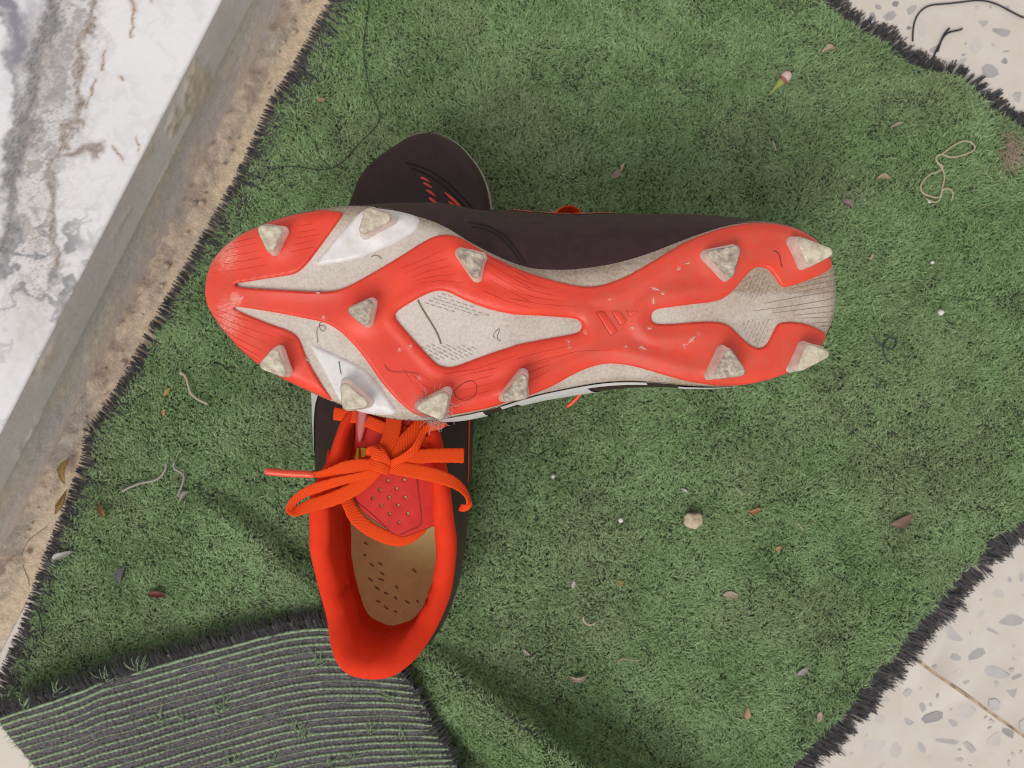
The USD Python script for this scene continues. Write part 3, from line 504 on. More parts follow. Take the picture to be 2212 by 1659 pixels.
# ------------------------------------------------------------------ the boots: shared shape in boot space: u toe->heel, v towards the inner side, w from sole to ankle
XA, YC, ZA, BT, TT = -.1388, .040, .1305, .055, .10
def spring(u): u = np.asarray(u, float); return .019 * np.clip(1 - u / .085, 0, 1) ** 2 + .003 * np.clip((u - .25) / .037, 0, 1) ** 2 + .0030 * np.exp(-((u - .17) / .03) ** 2)
def top_world(L): L = np.asarray(L, float); u, v, w = L[..., 0], L[..., 1], L[..., 2]; return np.stack([XA + u - .05 * w, YC + v + TT * w, ZA - BT * u + TT * v - w], -1)
XT, YT, ZL, SC_ = -.0435, .1375, .0185, .987
def low_world(L): L = np.asarray(L, float) * SC_; u, v, w = L[..., 0], L[..., 1], L[..., 2]; v = v + .0055 * np.exp(-((u - .062) / .034) ** 2) * np.clip(v / .036, 0, 1.2) + .0042 * np.exp(-((u - .024) / .017) ** 2) * np.tanh(v / .010); return np.stack([XT - .0690 * u + .9976 * v - .06 * w * np.clip(u / .2, 0, 1), YT - .9976 * u - .0690 * v, ZL + .022 * np.clip(u, 0, 1) + w], -1)
def to_local(pix, h=0.):                               # sole-side pixel -> (u, v), h = height above the plate
    pix = np.asarray(pix, float); Z = np.full(len(pix), .12)
    for _ in range(12):
        P = unp(pix[:, 0], pix[:, 1], Z); u = P[:, 0] - XA; w = spring(u) - h; u = u + .05 * w; v = P[:, 1] - YC - TT * w; Z = ZA - BT * u + TT * v - w
    return np.stack([u, v], 1)
o1 = [(148, 720), (155, 640), (175, 560), (210, 490), (260, 430), (325, 375), (400, 330), (480, 293), (560, 262), (640, 237), (720, 213), (810, 194), (900, 179), (1050, 165), (1200, 167), (1350, 187), (1450, 213), (1600, 260), (1700, 310), (1800, 375), (1900, 430), (2000, 480), (2100, 522), (2200, 552)]
o2 = [(120, 548), (210, 558), (300, 562), (400, 560), (500, 550), (600, 535), (700, 515), (800, 487), (900, 455), (1000, 415), (1100, 375), (1200, 338), (1300, 305), (1380, 283), (1450, 270), (1530, 262), (1600, 261), (1680, 267), (1750, 280), (1830, 306), (1900, 340), (1960, 385), (2000, 430), (2030, 485), (2050, 540), (2061, 595), (2067, 650), (2069, 715), (2067, 780), (2060, 835), (2048, 880), (2030, 935), (2008, 985), (1985, 1030), (1955, 1085), (1900, 1150), (1830, 1195), (1750, 1228), (1680, 1255), (1600, 1277), (1530, 1292), (1450, 1302), (1370, 1306), (1300, 1307), (1150, 1302), (1020, 1290), (900, 1282), (800, 1276), (700, 1278), (600, 1284), (500, 1299), (400, 1318), (300, 1338), (190, 1361), (100, 1388), (0, 1417)]
o3 = [(1990, 1440), (1850, 1475), (1700, 1503), (1560, 1521), (1400, 1520), (1250, 1498), (1100, 1455), (950, 1403), (800, 1335), (725, 1302), (650, 1265), (575, 1224), (500, 1180), (400, 1100), (345, 1048), (300, 992), (255, 940), (220, 890), (190, 845), (165, 795)]
OUT_px = np.vstack([C1(o1), C2(o2), C1(o3)])
OUT = Polygon(chaikin(to_local(OUT_px), 2)).buffer(0); LEN = OUT.bounds[2]
red1 = [(720, 222), (820, 203), (900, 193), (1000, 208), (1025, 212), (1028, 235), (960, 330), (880, 440), (800, 545), (745, 592), (700, 606), (560, 626), (440, 647), (372, 655), (366, 668), (378, 680), (500, 690), (700, 702), (850, 710), (950, 708), (1030, 690), (1110, 650), (1250, 570), (1400, 480), (1520, 402), (1600, 362), (1680, 350), (1755, 366), (1830, 410), (1900, 458), (2000, 510), (2060, 537)]
red2 = [(0, 538), (100, 580), (250, 632), (400, 668), (480, 679), (560, 675), (680, 640), (800, 580), (950, 490), (1100, 400), (1250, 340), (1350, 307), (1500, 278), (1600, 272), (1750, 290), (1880, 348), (1960, 415), (2012, 485), (2034, 525), (2010, 565), (1950, 602), (1850, 642), (1760, 674), (1712, 682), (1688, 668), (1650, 602), (1610, 562), (1560, 552), (1515, 568), (1460, 632), (1400, 702), (1350, 747), (1285, 772), (1150, 787), (1000, 806), (925, 817), (897, 835), (889, 865), (896, 896), (925, 912), (1050, 908), (1200, 894), (1300, 895), (1370, 912), (1420, 962), (1480, 1022), (1530, 1056), (1575, 1060), (1610, 1036), (1640, 978), (1668, 916), (1700, 898), (1780, 897), (1850, 906), (1930, 940), (1990, 974), (2005, 1000), (1985, 1032), (1958, 1085), (1900, 1147), (1830, 1191), (1750, 1224), (1680, 1251), (1600, 1273), (1530, 1288), (1450, 1298), (1350, 1301), (1250, 1290), (1100, 1265), (950, 1220), (800, 1176), (700, 1157), (600, 1155), (500, 1181), (400, 1226), (300, 1286), (200, 1336), (100, 1372), (0, 1395)]
red3 = [(1990, 1425), (1850, 1455), (1700, 1482), (1560, 1496), (1480, 1480), (1420, 1432), (1350, 1370), (1250, 1250), (1180, 1142), (1100, 1042), (1020, 962), (950, 916), (900, 896), (800, 876), (680, 851), (500, 820), (365, 801), (353, 808), (362, 818), (400, 838), (500, 880), (620, 926), (690, 948), (745, 984), (772, 1035), (800, 1120), (850, 1210), (900, 1290), (955, 1380), (945, 1396), (880, 1368), (800, 1332), (725, 1299), (650, 1262), (575, 1221), (500, 1177), (400, 1097), (345, 1045), (300, 989), (255, 937), (220, 887), (190, 842), (166, 793), (150, 720), (157, 640), (177, 560), (212, 490), (262, 432), (327, 377), (402, 333), (482, 296), (562, 266), (640, 243)]
hole = np.vstack([C1([(1352, 850), (1372, 825), (1450, 775), (1540, 725), (1615, 700), (1680, 706), (1760, 750), (1880, 800), (2000, 835), (2100, 851)]), C2([(0, 850), (200, 858), (400, 872), (440, 884), (460, 908), (457, 945), (430, 968), (250, 1000), (60, 1035)]), C1([(2050, 1060), (2000, 1072), (1800, 1146), (1720, 1175), (1670, 1180), (1615, 1162), (1560, 1108), (1480, 1020), (1400, 930), (1358, 878)])])
RED = Polygon(chaikin(to_local(np.vstack([C1(red1), C2(red2), C1(red3)])), 2), [chaikin(to_local(hole), 2)]).buffer(0).intersection(OUT.buffer(-.0004))
HOLE = Polygon(chaikin(to_local(hole), 2)).buffer(0)
W1 = Polygon(chaikin(to_local(C1([(862, 535), (872, 549), (950, 535), (1100, 511), (1230, 462), (1400, 387), (1488, 325), (1508, 275), (1490, 238), (1430, 214), (1300, 192), (1210, 188), (1150, 196), (1080, 272), (1000, 362), (930, 442), (875, 512)])), 2))
W2 = Polygon(chaikin(to_local(C1([(828, 1042), (848, 1040), (900, 1064), (1000, 1108), (1120, 1163), (1200, 1230), (1270, 1312), (1330, 1400), (1355, 1440), (1350, 1465), (1320, 1480), (1200, 1480), (1130, 1465), (1040, 1430), (1000, 1370), (960, 1292), (900, 1180), (845, 1080)])), 2))
studs = [(C1, [(530, 312), (697, 318), (608, 502)], 0), (C1, [(1195, 200), (1385, 262), (1140, 392)], 0), (C1, [(1708, 438), (1905, 488), (1862, 662)], 1), (C1, [(1062, 820), (1242, 742), (1202, 935)], 1),
         (C1, [(545, 1165), (650, 1035), (724, 1242)], 0), (C1, [(1030, 1232), (1232, 1405), (1050, 1430)], 0), (C1, [(1700, 1295), (1470, 1412), (1655, 1490)], 0), (C1, [(2160, 1165), (1980, 1378), (2160, 1355)], 1),
         (C2, [(1190, 472), (1412, 428), (1352, 646)], 1), (C2, [(1730, 362), (1985, 470), (1815, 560)], 0), (C2, [(1325, 1042), (1440, 1212), (1222, 1240)], 1), (C2, [(1815, 1028), (1975, 1085), (1732, 1220)], 0)]
SB = [to_local(fn(c), .0015) for fn, c, _ in studs]; SC = np.array([b.mean(0) for b in SB])
def base_w(P): d = bdist(OUT, P); return spring(P[:, 0]) + .0042 * np.clip(1 - d / .0055, 0, 1) ** 2
def lift(P): r = np.linalg.norm(P[:, None] - SC[None], axis=2); return (.0012 * np.exp(-(r / .0085) ** 4)).sum(1)
rim = lambda d, r: np.sqrt(np.clip(1 - (1 - np.clip(d / r, 0, 1)) ** 2, 0, 1))
def red_h(P):
    d = bdist(RED, P); dh = shapely.distance(shapely.points(P), HOLE)
    u, v = P[:, 0], P[:, 1]; groove = 0.00055 * np.exp(-((dh - .0028) / .0016) ** 2)
    keel = .0011 * np.exp(-((v - .0005) / .004) ** 2) * np.clip((.075 - u) / .02, 0, 1) * np.clip((u - .006) / .02, 0, 1)
    waist = .0012 * np.clip(1 - np.abs(d - .006) / .005, 0, 1) * np.clip((u - .10) / .03, 0, 1) * np.clip((.245 - u) / .03, 0, 1)
    return (.0014 * rim(d, .0007) + groove + keel + waist) + lift(P) * rim(d, .004)
def sole_w(P):
    w = base_w(P); k = shapely.contains_xy(RED, P[:, 0], P[:, 1]); h = np.zeros(len(P))
    if k.any(): h[k] = red_h(P[k])
    for Wp in (W1, W2):
        q = shapely.contains_xy(Wp, P[:, 0], P[:, 1])
        if q.any(): h[q] = .0011 * rim(bdist(Wp, P[q]), .0015) + lift(P[q]) * 1.1
    return w - h
# --- upper
ob = np.array(OUT.exterior.coords)[:-1]; tip_i, heel_i = ob[:, 0].argmin(), ob[:, 0].argmax()
c = np.roll(ob, -tip_i, 0); hi = (heel_i - tip_i) % len(ob); ch = [c[:hi + 1], np.vstack([c[hi:], c[:1]])[::-1]]
med_c, lat_c = (ch[0], ch[1]) if ch[0][:, 1].mean() > ch[1][:, 1].mean() else (ch[1], ch[0])
def chain_v(c): a = np.argsort(c[:, 0], kind='stable'); return lambda u: np.interp(u, c[a, 0], c[a, 1])
VM, VL = chain_v(med_c), chain_v(lat_c); VTIP, VHEEL = c[0][1], c[hi][1]
ku = [0, .03, .05, .065, .09, .12, .15, .18, .21, .24, .26, .275, LEN]
def bulge(V, vals):                                    # widest line of the upper: the sole's outline plus a smooth swelling
    e = PchipInterpolator(ku, vals); return lambda u: float(V(u)) + float(e(np.clip(u, 0, LEN)))
bm = bulge(VM, [0, -.0008, -.0004, .0004, .0385 - float(VM(.09)), .0375 - float(VM(.12)), .037 - float(VM(.15)), .037 - float(VM(.18)), .0365 - float(VM(.21)), max(.0005, .0345 - float(VM(.24))), .0005, 0, 0])
bl = bulge(VL, [0, .0010, .0006, .0002, -.0005, -.0040, -.0048, -.0056, -.003, -.0015, -.0005, 0, 0])
tu = [.003, .012, .03, .06, .09, .12, .14, .155, .178, .20, .219, .238, .2554, .266, .271, .2745, .2762, .2768]
tw_ = [.0275, .0325, .037, .041, .047, .055, .0615, .066, .0680, .0650, .0600, .0575, .0610, .0680, .0715, .0740, .0752, .0755]
TWt = PchipInterpolator(tu, tw_)
tvm = PchipInterpolator(tu, [.0, .001, .002, .002, .001, .001, .006, .0185, .0265, .0310, .0335, .0325, .0275, .0215, .0170, .0118, .0068, .001])
tvl = PchipInterpolator(tu, [.0, .001, .002, .002, .001, -.001, -.006, -.0215, -.0275, -.0355, -.0355, -.0315, -.0240, -.0190, -.0155, -.0110, -.0060, .001])
NS, NQ = 96, 22
sst = (1 - np.cos(np.pi * np.linspace(0, 1, NS))) / 2
def upper_grid(side):                                  # (NS, NQ, 3) boot-space surface of one half
    bo, vo, tv = (bm, VM, tvm) if side > 0 else (bl, VL, tvl); out = []
    for s in sst:
        ub = .0016 + (LEN - .0040) * s; ut = .004 + (tu[-1] - .004) * s; w0 = float(spring(ub)) + .0032; vb = float(vo(ub)); vb -= .0006 * np.sign(vb - VTIP) if 0 < s < 1 else 0
        vm_ = float(bo(ub)); vm_ = max(vm_, vb) if side > 0 else min(vm_, vb); vt, wt = float(tv(ut)), float(TWt(ut)); h = wt - w0
        closed = np.clip((.15 - ut) / .02, 0, 1)
        v3 = vt + (vm_ - vt) * (.60 + .06 * closed); w3 = w0 + h * (.80 + .04 * closed)
        pts = np.array([[ub, vb, w0], [ub + (ut - ub) * .05, vb + (vm_ - vb) * .75, w0 + h * .17], [ub + (ut - ub) * .3, vm_, w0 + h * .42], [ub + (ut - ub) * .7, v3, w3], [ut, vt, wt]])
        if not closed > .5: pts[3] = [ub + (ut - ub) * .7, vm_ + (vt - vm_) * .55, w0 + h * .74]
        cs = np.r_[0, np.cumsum(np.linalg.norm(np.diff(pts, axis=0), axis=1) + 1e-5)]
        out.append(PchipInterpolator(cs, pts)(np.linspace(0, cs[-1], NQ)) * .4 + CubicSpline(cs, pts)(np.linspace(0, cs[-1], NQ)) * .6)
    return np.array(out)
UG = {1: upper_grid(1), -1: upper_grid(-1)}
def grid_faces(ni, nj): i = (np.arange(ni - 1)[:, None] * nj + np.arange(nj - 1)).ravel(); return np.concatenate([np.stack([i, i + nj, i + 1], 1), np.stack([i + 1, i + nj, i + nj + 1], 1)])
def grid_normals(g): a, b = np.gradient(g, axis=0), np.gradient(g, axis=1); n = np.cross(a, b); return n / (np.linalg.norm(n, axis=2, keepdims=True) + 1e-12)
def panel(side, u0, u1, q0, q1, off, slant=0., thick=True):       # a patch of the upper lying proud of it
    g = UG[side]; n = grid_normals(g); n *= np.sign((n[NS // 2, NQ // 3, 1]) * side)
    U, Q = np.meshgrid(np.linspace(u0, u1, 16), np.linspace(q0, q1, 10), indexing='ij'); U = U + slant * Q
    i = np.interp(U, LEN * sst, np.arange(NS)); j = Q * (NQ - 1); i0 = np.clip(i.astype(int), 0, NS - 2); j0 = np.clip(j.astype(int), 0, NQ - 2); a, b = (i - i0)[..., None], (j - j0)[..., None]
    sm = lambda A: (A[i0, j0] * (1 - a) * (1 - b) + A[i0 + 1, j0] * a * (1 - b) + A[i0, j0 + 1] * (1 - a) * b + A[i0 + 1, j0 + 1] * a * b)
    P = sm(g) + sm(n) * off; return P.reshape(-1, 3), grid_faces(16, 10)
def boot(world, flip, name, loc, **kw):
    t = thing(name, loc, **kw); w = lambda L, f: (world(L), f[:, ::-1] if flip else f); U = []
    for sd in (1, -1):
        g = UG[sd].reshape(-1, 3); f = grid_faces(NS, NQ); U.append((g, f if sd > 0 else f[:, ::-1]))
    v, f = cat(U)
    # weld the closed vamp seam and the toe/heel ends for smooth shading
    key = np.round(v * 20000).astype(np.int64); _, first, inv = np.unique(key, axis=0, return_index=True, return_inverse=True); inv = inv.ravel(); v2 = v[first]; f2 = inv[f]; f2 = f2[(f2[:, 0] != f2[:, 1]) & (f2[:, 1] != f2[:, 2]) & (f2[:, 0] != f2[:, 2])]
    f2 = f2[:, ::-1] if flip else f2
    wv = world(v2); M('upper', wv, f2, 'dark_leather', t)
    return t, (wv, f2)
def lining_grid(side):
    tv = tvm if side > 0 else tvl; out = []; hw = PchipInterpolator([.14, .2, .226, .245, .26, .269, .2735], [.027, .0275, .0255, .0225, .0175, .0112, 0.0])
    us = .154 + (tu[-1] - .154) * np.sin(np.linspace(0, np.pi / 2, 60)); tg = np.gradient(np.stack([us, tv(us)], 1), axis=0); tg /= np.linalg.norm(tg, axis=1, keepdims=True)
    for iu, u in enumerate(us):
        vt, wt = float(tv(u)), float(TWt(u)); k = np.clip((u - .225) / (tu[-1] - .225), 0, 1); inw = np.array([tg[iu, 1], -tg[iu, 0]]) * side
        if iu == 59: inw = np.array([-1.0, 0])
        ui = min(u - .002 * k, .2733); vi = -.003 + side * float(hw(min(ui, .2735)))
        def at(o, dw): return [u + inw[0] * o, vt + inw[1] * o, wt + dw]
        thick = .0044 + .0041 * float(np.clip((u - .165) / .04, 0, 1))
        pts = np.array([at(-.0010, -.0070), at(-.0018, -.0025), at(.0005, .0012), at(thick * .47, .0020), at(thick, -.0015), [(u + inw[0] * thick) * .7 + ui * .3, (vt + inw[1] * thick) * .62 + vi * .38, wt * .60], [ui, vi * 1.05, wt * .30], [ui, vi, .0125]])
        if iu == 59: pts[:, 1] = np.linspace(vt, -.003, len(pts))
        cs = np.r_[0, np.cumsum(np.linalg.norm(np.diff(pts, axis=0), axis=1) + 1e-5)]; out.append(PchipInterpolator(cs, pts)(np.linspace(0, cs[-1], 30)))
    return np.array(out)
LG = {1: lining_grid(1), -1: lining_grid(-1)}
seam = (LG[1][57] + LG[-1][57] + LG[1][58] + LG[-1][58]) / 4; seam[:, 0] = np.maximum(LG[1][58, :, 0], LG[-1][58, :, 0])
for sd_ in (1, -1):
    LG[sd_][59] = seam
    for i_ in range(50, 59): LG[sd_][i_, :, 1] = np.maximum(LG[sd_][i_, :, 1], seam[:, 1]) if sd_ > 0 else np.minimum(LG[sd_][i_, :, 1], seam[:, 1])
def add_lining(t, world, flip):
    parts = []
    for sd in (1, -1):
        g = LG[sd].copy(); nz = fbm(g.reshape(-1, 3) * 90, 3, 140 + sd).reshape(g.shape[:2]) - .5; fd = np.clip((57 - np.arange(60)) / 14, 0, 1)[:, None]; nz = nz * fd; g[:, 5:, 1] += -sd * .0026 * nz[:, 5:]; g[:, 3:9, 2] += .0012 * nz[:, 3:9]
        crease = np.exp(-((g[:, :, 0] - .243 - .0006 * np.arange(30)[None] * .5) / .0012) ** 2) * np.clip((np.arange(30)[None] - 6) / 6, 0, 1) * np.clip((24 - np.arange(30)[None]) / 6, 0, 1)
        g[:, :, 1] += sd * .0036 * crease * fd
        f = grid_faces(60, 30); parts.append((world(g.reshape(-1, 3)), f if (sd > 0) != flip else f[:, ::-1]))
    v, f = cat(parts); key = np.round(v * 20000).astype(np.int64); _, fi, inv = np.unique(key, axis=0, return_index=True, return_inverse=True); inv = inv.ravel(); f = inv[f]; v = v[fi]
    f = f[(f[:, 0] != f[:, 1]) & (f[:, 1] != f[:, 2]) & (f[:, 0] != f[:, 2])]
    M('collar_lining', v, f, 'lining', t); ins = []
    hw = PchipInterpolator([.08, .14, .2, .226, .245, .26, .269, .2735], [.03, .0285, .029, .0268, .0237, .0185, .0120, 0.0]); us = np.linspace(.08, .2735, 60)
    pl = Polygon(np.vstack([np.c_[us, np.minimum(-.003 + hw(us), VM(us) + .010)], np.c_[us[::-1], -.003 - hw(us[::-1])]])).buffer(0)
    p, tr, l = tri_poly(pl, .006); cup = .0112 + .0022 * np.clip(1 - bdist(pl, p) / .008, 0, 1) ** 2
    ip = M('insole', *( (world(np.c_[p, cup]), tr if not flip else tr[:, ::-1]) ), 'insole', t)
    return ip
def add_sole(t, world, flip, full):
    fl = lambda f: f if flip else f[:, ::-1]           # local +w is up, the sole faces -w
    p, tr, l = tri_poly(OUT, .0022, rings=(.0006, .0014, .0025, .004), ring_step=.0016)
    bw = base_w(p); v, f = skirted(p, tr, l, np.c_[p, bw], np.c_[p, bw + .0030]); vp = np.concatenate([p, *[p[k] for k in l]]); u_, v_ = vp[:, 0], vp[:, 1]; dd = bdist(OUT, vp); inh = shapely.contains_xy(HOLE.buffer(.001), u_, v_)
    gr = .18 + .75 * np.exp(-dd / .0045) + .45 * np.clip((u_ - .11) / .05, 0, 1) * (v_ > 0) * (~inh) + .30 * np.clip((u_ - .19) / .03, 0, 1) + .55 * np.clip((v_ - .024) / .012, 0, 1) * (u_ < .12); gr = np.where(inh, np.clip((u_ - .125) / .05, 0, 1) * .55, gr)
    sole = M('sole_plate', world(v), fl(f), 'beige', t, attrs={'grime': np.clip(gr, 0, 1)})
    p, tr, l = tri_poly(RED, .0016 if full else .004, rings=(.0003, .0007, .0012, .002) if full else (.001,), ring_step=.0010 if full else .002)
    h = red_h(p); w = base_w(p) - h; v, f = skirted(p, tr, l, np.c_[p, w], np.c_[p, base_w(p) + .0004])
    vp = np.concatenate([p, *[p[k] for k in l]]); u, vv = vp[:, 0], vp[:, 1]
    toe = np.exp(-((u - .016) / .010) ** 2) * np.clip(1.25 - np.abs((np.abs(vv - .002) - .014) / .016), 0, 1) * .95 + .65 * np.exp(-(u / .006) ** 2)
    spots = C1([(800, 1130), (1440, 1045), (1380, 1070), (905, 870), (370, 745), (1500, 1245)]); spots = np.vstack([spots, C2([(910, 690), (905, 770), (960, 720), (655, 940), (700, 890), (480, 960), (770, 940), (880, 935), (1140, 1010), (1100, 1045), (1180, 975), (380, 1050), (730, 1055), (830, 1058), (1060, 565), (370, 1020), (630, 755)])])
    sl = to_local(spots, .0015); r = np.linalg.norm(vp[:, None] - sl[None], axis=2); sc = np.clip(toe + (np.exp(-(r / .0022) ** 2) * .95).max(1), 0, 1)
    M('red_plate', world(v), fl(f), 'red_plate', t, attrs={'scuff': sc * .95, 'dust': np.clip(.08 + .55 * np.clip((u - .13) / .05, 0, 1) + .35 * np.exp(-((u - .02) / .02) ** 2) - .4 * np.exp(-(np.concatenate([bdist(RED, p), *[np.zeros(len(k)) for k in l]]) / .003) ** 2) * (u > .1), .05, 1)})
    for Wp in (W1, W2):
        p, tr, l = tri_poly(Wp, .0016, rings=(.0004, .001, .0016), ring_step=.001); w = base_w(p) - .0011 * rim(bdist(Wp, p), .0015) - lift(p) * 1.1
        M('white_insert', *(lambda q: (world(q[0]), fl(q[1])))(skirted(p, tr, l, np.c_[p, w], np.c_[p, base_w(p) + .0004])), 'white_plastic', t)
    for i, (b, (_, _, g)) in enumerate(zip(SB, studs)):
        c = b.mean(0); pb = Polygon(c + (b - c) * 1.34); tri = np.array(pb.buffer(-.0027).buffer(.0024, 8).exterior.coords)[:-1][::-1]
        n = 36; tri = resample(tri, LineString(np.vstack([tri, tri[:1]])).length / n); n = len(tri); w0 = sole_w(c[None])[0] + .0016; hgt = .0098 + .0012 * np.sin(i * 2.1); lv = []
        for hh, sc in ((0, 1.08), (.0012, 1.0), (.0035, .95), (hgt * .7, .90), (hgt - .0009, .865), (hgt - .0003, .84)): lv.append(np.c_[c + (tri - c) * sc, np.full(n, w0 - hh)])
        v = np.concatenate(lv); i0 = (np.arange(len(lv) - 1)[:, None] * n + np.arange(n)).ravel(); j0 = (np.arange(len(lv) - 1)[:, None] * n + (np.arange(n) + 1) % n).ravel()
        f = np.concatenate([np.stack([i0, i0 + n, j0], 1), np.stack([j0, i0 + n, j0 + n], 1)]); orient = np.sign(Polygon(tri).exterior.is_ccw - .5)
        st = M('stud', world(v), fl(f[:, ::-1] if orient > 0 else f), 'stud_side', t)
        q = Polygon(c + (tri - c) * .852); p, tr, l = tri_poly(q, .0009, rings=(.0004, .0009), ring_step=.0008); d = bdist(q, p)
        z = w0 - (hgt - .0006) - .0007 * rim(d, .0010) - .0009 * (fbm(np.c_[p * 420, np.full(len(p), i)], 3, 200) - .5) * np.clip(d / .001, 0, 1) * (1 + (i in (0, 4)))
        M('stud_tip', *(lambda q_: (world(q_[0]), fl(q_[1])))(skirted(p, tr, l, np.c_[p, z], np.c_[p, np.full(len(p), w0 - hgt + .0012)])), 'stud_tip_grey' if g else 'stud_tip', st)
    return sole
def sole_strip(P, width, hgt, world, flip):             # thin raised line lying on the sole
    P = resample(P, .0015, closed=False); d = frames(P); nn = np.stack([-d[:, 1], d[:, 0]], 1) * width / 2; k = np.sin(np.linspace(0, np.pi, len(P)))[:, None] ** .4
    a, b = P - nn * k, P + nn * k; w = sole_w(P); n = len(P)
    v = np.concatenate([np.c_[a, w + .0001], np.c_[P, w - hgt], np.c_[b, w + .0001]]); i = np.arange(n - 1)
    f = np.concatenate([np.stack([i, i + 1, n + i], 1), np.stack([i + 1, n + i + 1, n + i], 1), np.stack([n + i, n + i + 1, 2 * n + i], 1), np.stack([n + i + 1, 2 * n + i + 1, 2 * n + i], 1)])
    return world(v), f
# ------------------------------------------------------------------ upturned boot
topb, top_up = boot(top_world, True, 'football_boot', (*top_world(np.array([.14, 0, .08]))[:2], .012), label='upturned football boot with coral red studded sole, lying across the other boot', cat='football boot')
add_lining(topb, top_world, True); sole = add_sole(topb, top_world, True, True)
tl = [(C1, x) for x in [[(215, 592), (380, 572), (560, 540)], [(225, 545), (400, 520), (530, 492)], [(250, 503), (380, 478), (520, 448)], [(280, 455), (390, 428), (495, 405)], [(325, 408), (420, 385), (490, 368)], [(700, 462), (860, 428)], [(720, 418), (850, 388)], [(735, 378), (890, 350)], [(740, 300), (850, 285)], [(750, 340), (870, 320)],
     [(205, 805), (380, 870), (560, 928)], [(215, 845), (400, 925), (600, 990)], [(230, 888), (400, 965), (560, 1030)], [(250, 935), (380, 1005), (520, 1072)], [(280, 985), (400, 1055), (510, 1112)], [(320, 1032), (420, 1095), (500, 1140)], [(640, 985), (740, 1018)],
     [(1380, 565), (1500, 520), (1660, 447)], [(1410, 595), (1530, 545), (1680, 500)], [(1450, 622), (1560, 580), (1700, 548)], [(1480, 640), (1600, 612), (1740, 602)], [(1500, 655), (1640, 640), (1780, 655)], [(1925, 485), (2060, 560), (2200, 640)], [(1930, 530), (2060, 610), (2200, 692)], [(1930, 580), (2060, 660), (2200, 738)], [(1935, 632), (2060, 705), (2200, 775)], [(1895, 702), (2040, 765), (2200, 812)],
     [(1660, 1220), (1850, 1190), (2120, 1100)], [(1740, 1235), (1990, 1180)], [(1780, 1275), (1970, 1225)], [(1745, 1330), (1960, 1275)], [(1730, 1385), (1950, 1320)], [(1450, 1215), (1530, 1290), (1580, 1310)], [(1480, 1200), (1570, 1262)], [(1400, 1180), (1460, 1280)]]] + \
     [(C2, x) for x in [[(10, 600), (120, 650), (250, 692)], [(10, 650), (150, 702), (300, 738)], [(10, 700), (170, 745), (350, 772)], [(10, 752), (200, 785), (420, 802)], [(20, 1135), (200, 1085), (420, 1040)], [(60, 1180), (220, 1130), (380, 1090)], [(120, 1170), (260, 1140)], [(110, 1220), (260, 1160)], [(115, 1270), (260, 1200)], [(240, 1140), (420, 1080), (640, 1070)]]]
v, f = cat([sole_strip(to_local(fn(x), .0015), .00034, .00012, top_world, True) for fn, x in tl]); M('tread_lines', v, f, 'groove', sole, smooth=False, kind='stuff')
hl = [[(1760, 690), (2060, 632)], [(1740, 722), (2062, 668)], [(1590, 782), (1840, 735), (2062, 702)], [(1520, 830), (1800, 792), (2062, 745)], [(1640, 842), (2062, 790)], [(1770, 855), (2060, 830)], [(1790, 875), (2052, 865)], [(1880, 905), (2040, 895)], [(1880, 640), (2050, 600)], [(1930, 925), (2030, 920)]]
v, f = cat([sole_strip(to_local(C2(x)), .0005, .0002, top_world, True) for x in hl]); M('heel_lines', v, f, 'beige_groove', sole, smooth=False, kind='stuff')
dsh = []
def dashes(fn, poly, ang, dx, dy, ln, skew):
    poly = Polygon(poly); x0, y0, x1, y1 = poly.bounds; c, s = math.cos(ang), math.sin(ang); r = 0
    for b in np.arange(-900, 900, dy):
        r += 1
        for a in np.arange(-900, 900, dx):
            a2 = a + (r % 2) * skew; p = np.array([(x0 + x1) / 2 + a2 * c - b * s, (y0 + y1) / 2 + a2 * s + b * c]); e = np.array([c, s]) * ln / 2
            if poly.contains(Point(p)): dsh.append(sole_strip(to_local(fn([p - e, p, p + e])), .00062, .00035, top_world, True))
dashes(C1, [(1520, 770), (1640, 722), (1720, 745), (1900, 830), (1960, 865), (1800, 850), (1640, 820)], .30, 42, 21, 30, 20)
dashes(C1, [(1500, 1040), (1650, 1035), (1860, 1045), (1840, 1105), (1720, 1140), (1600, 1130)], .50, 42, 21, 30, 20)
dashes(C2, [(1400, 745), (1480, 640), (1540, 575), (1590, 580), (1660, 690), (1560, 745)], -1.15, 40, 22, 28, 20)
dashes(C2, [(1430, 885), (1640, 885), (1600, 990), (1550, 1040), (1500, 1005), (1450, 950)], -1.15, 40, 22, 28, 20)
v, f = cat(dsh); M('tread_dashes', v, f, 'dash', sole, smooth=False, kind='stuff')
for q in ([(545, 835), (598, 830), (685, 955), (640, 985)], [(640, 828), (690, 826), (745, 890), (697, 920)], [(730, 825), (805, 822), (806, 832), (757, 866)]):
    pl = Polygon(to_local(C2(q), .0015)).buffer(-.0003).buffer(.0003); p, tr, l = tri_poly(pl, .0015, rings=(.0003,), ring_step=.0006); w = sole_w(p) - .00055 * rim(bdist(pl, p), .0004)
    v, f = skirted(p, tr, l, np.c_[p, w], np.c_[p, w + .0012]); M('emblem_bar', top_world(v), f, 'red_plate', sole, attrs={'scuff': np.full(len(v), .3), 'dust': np.full(len(v), .15)})
fl_ = []
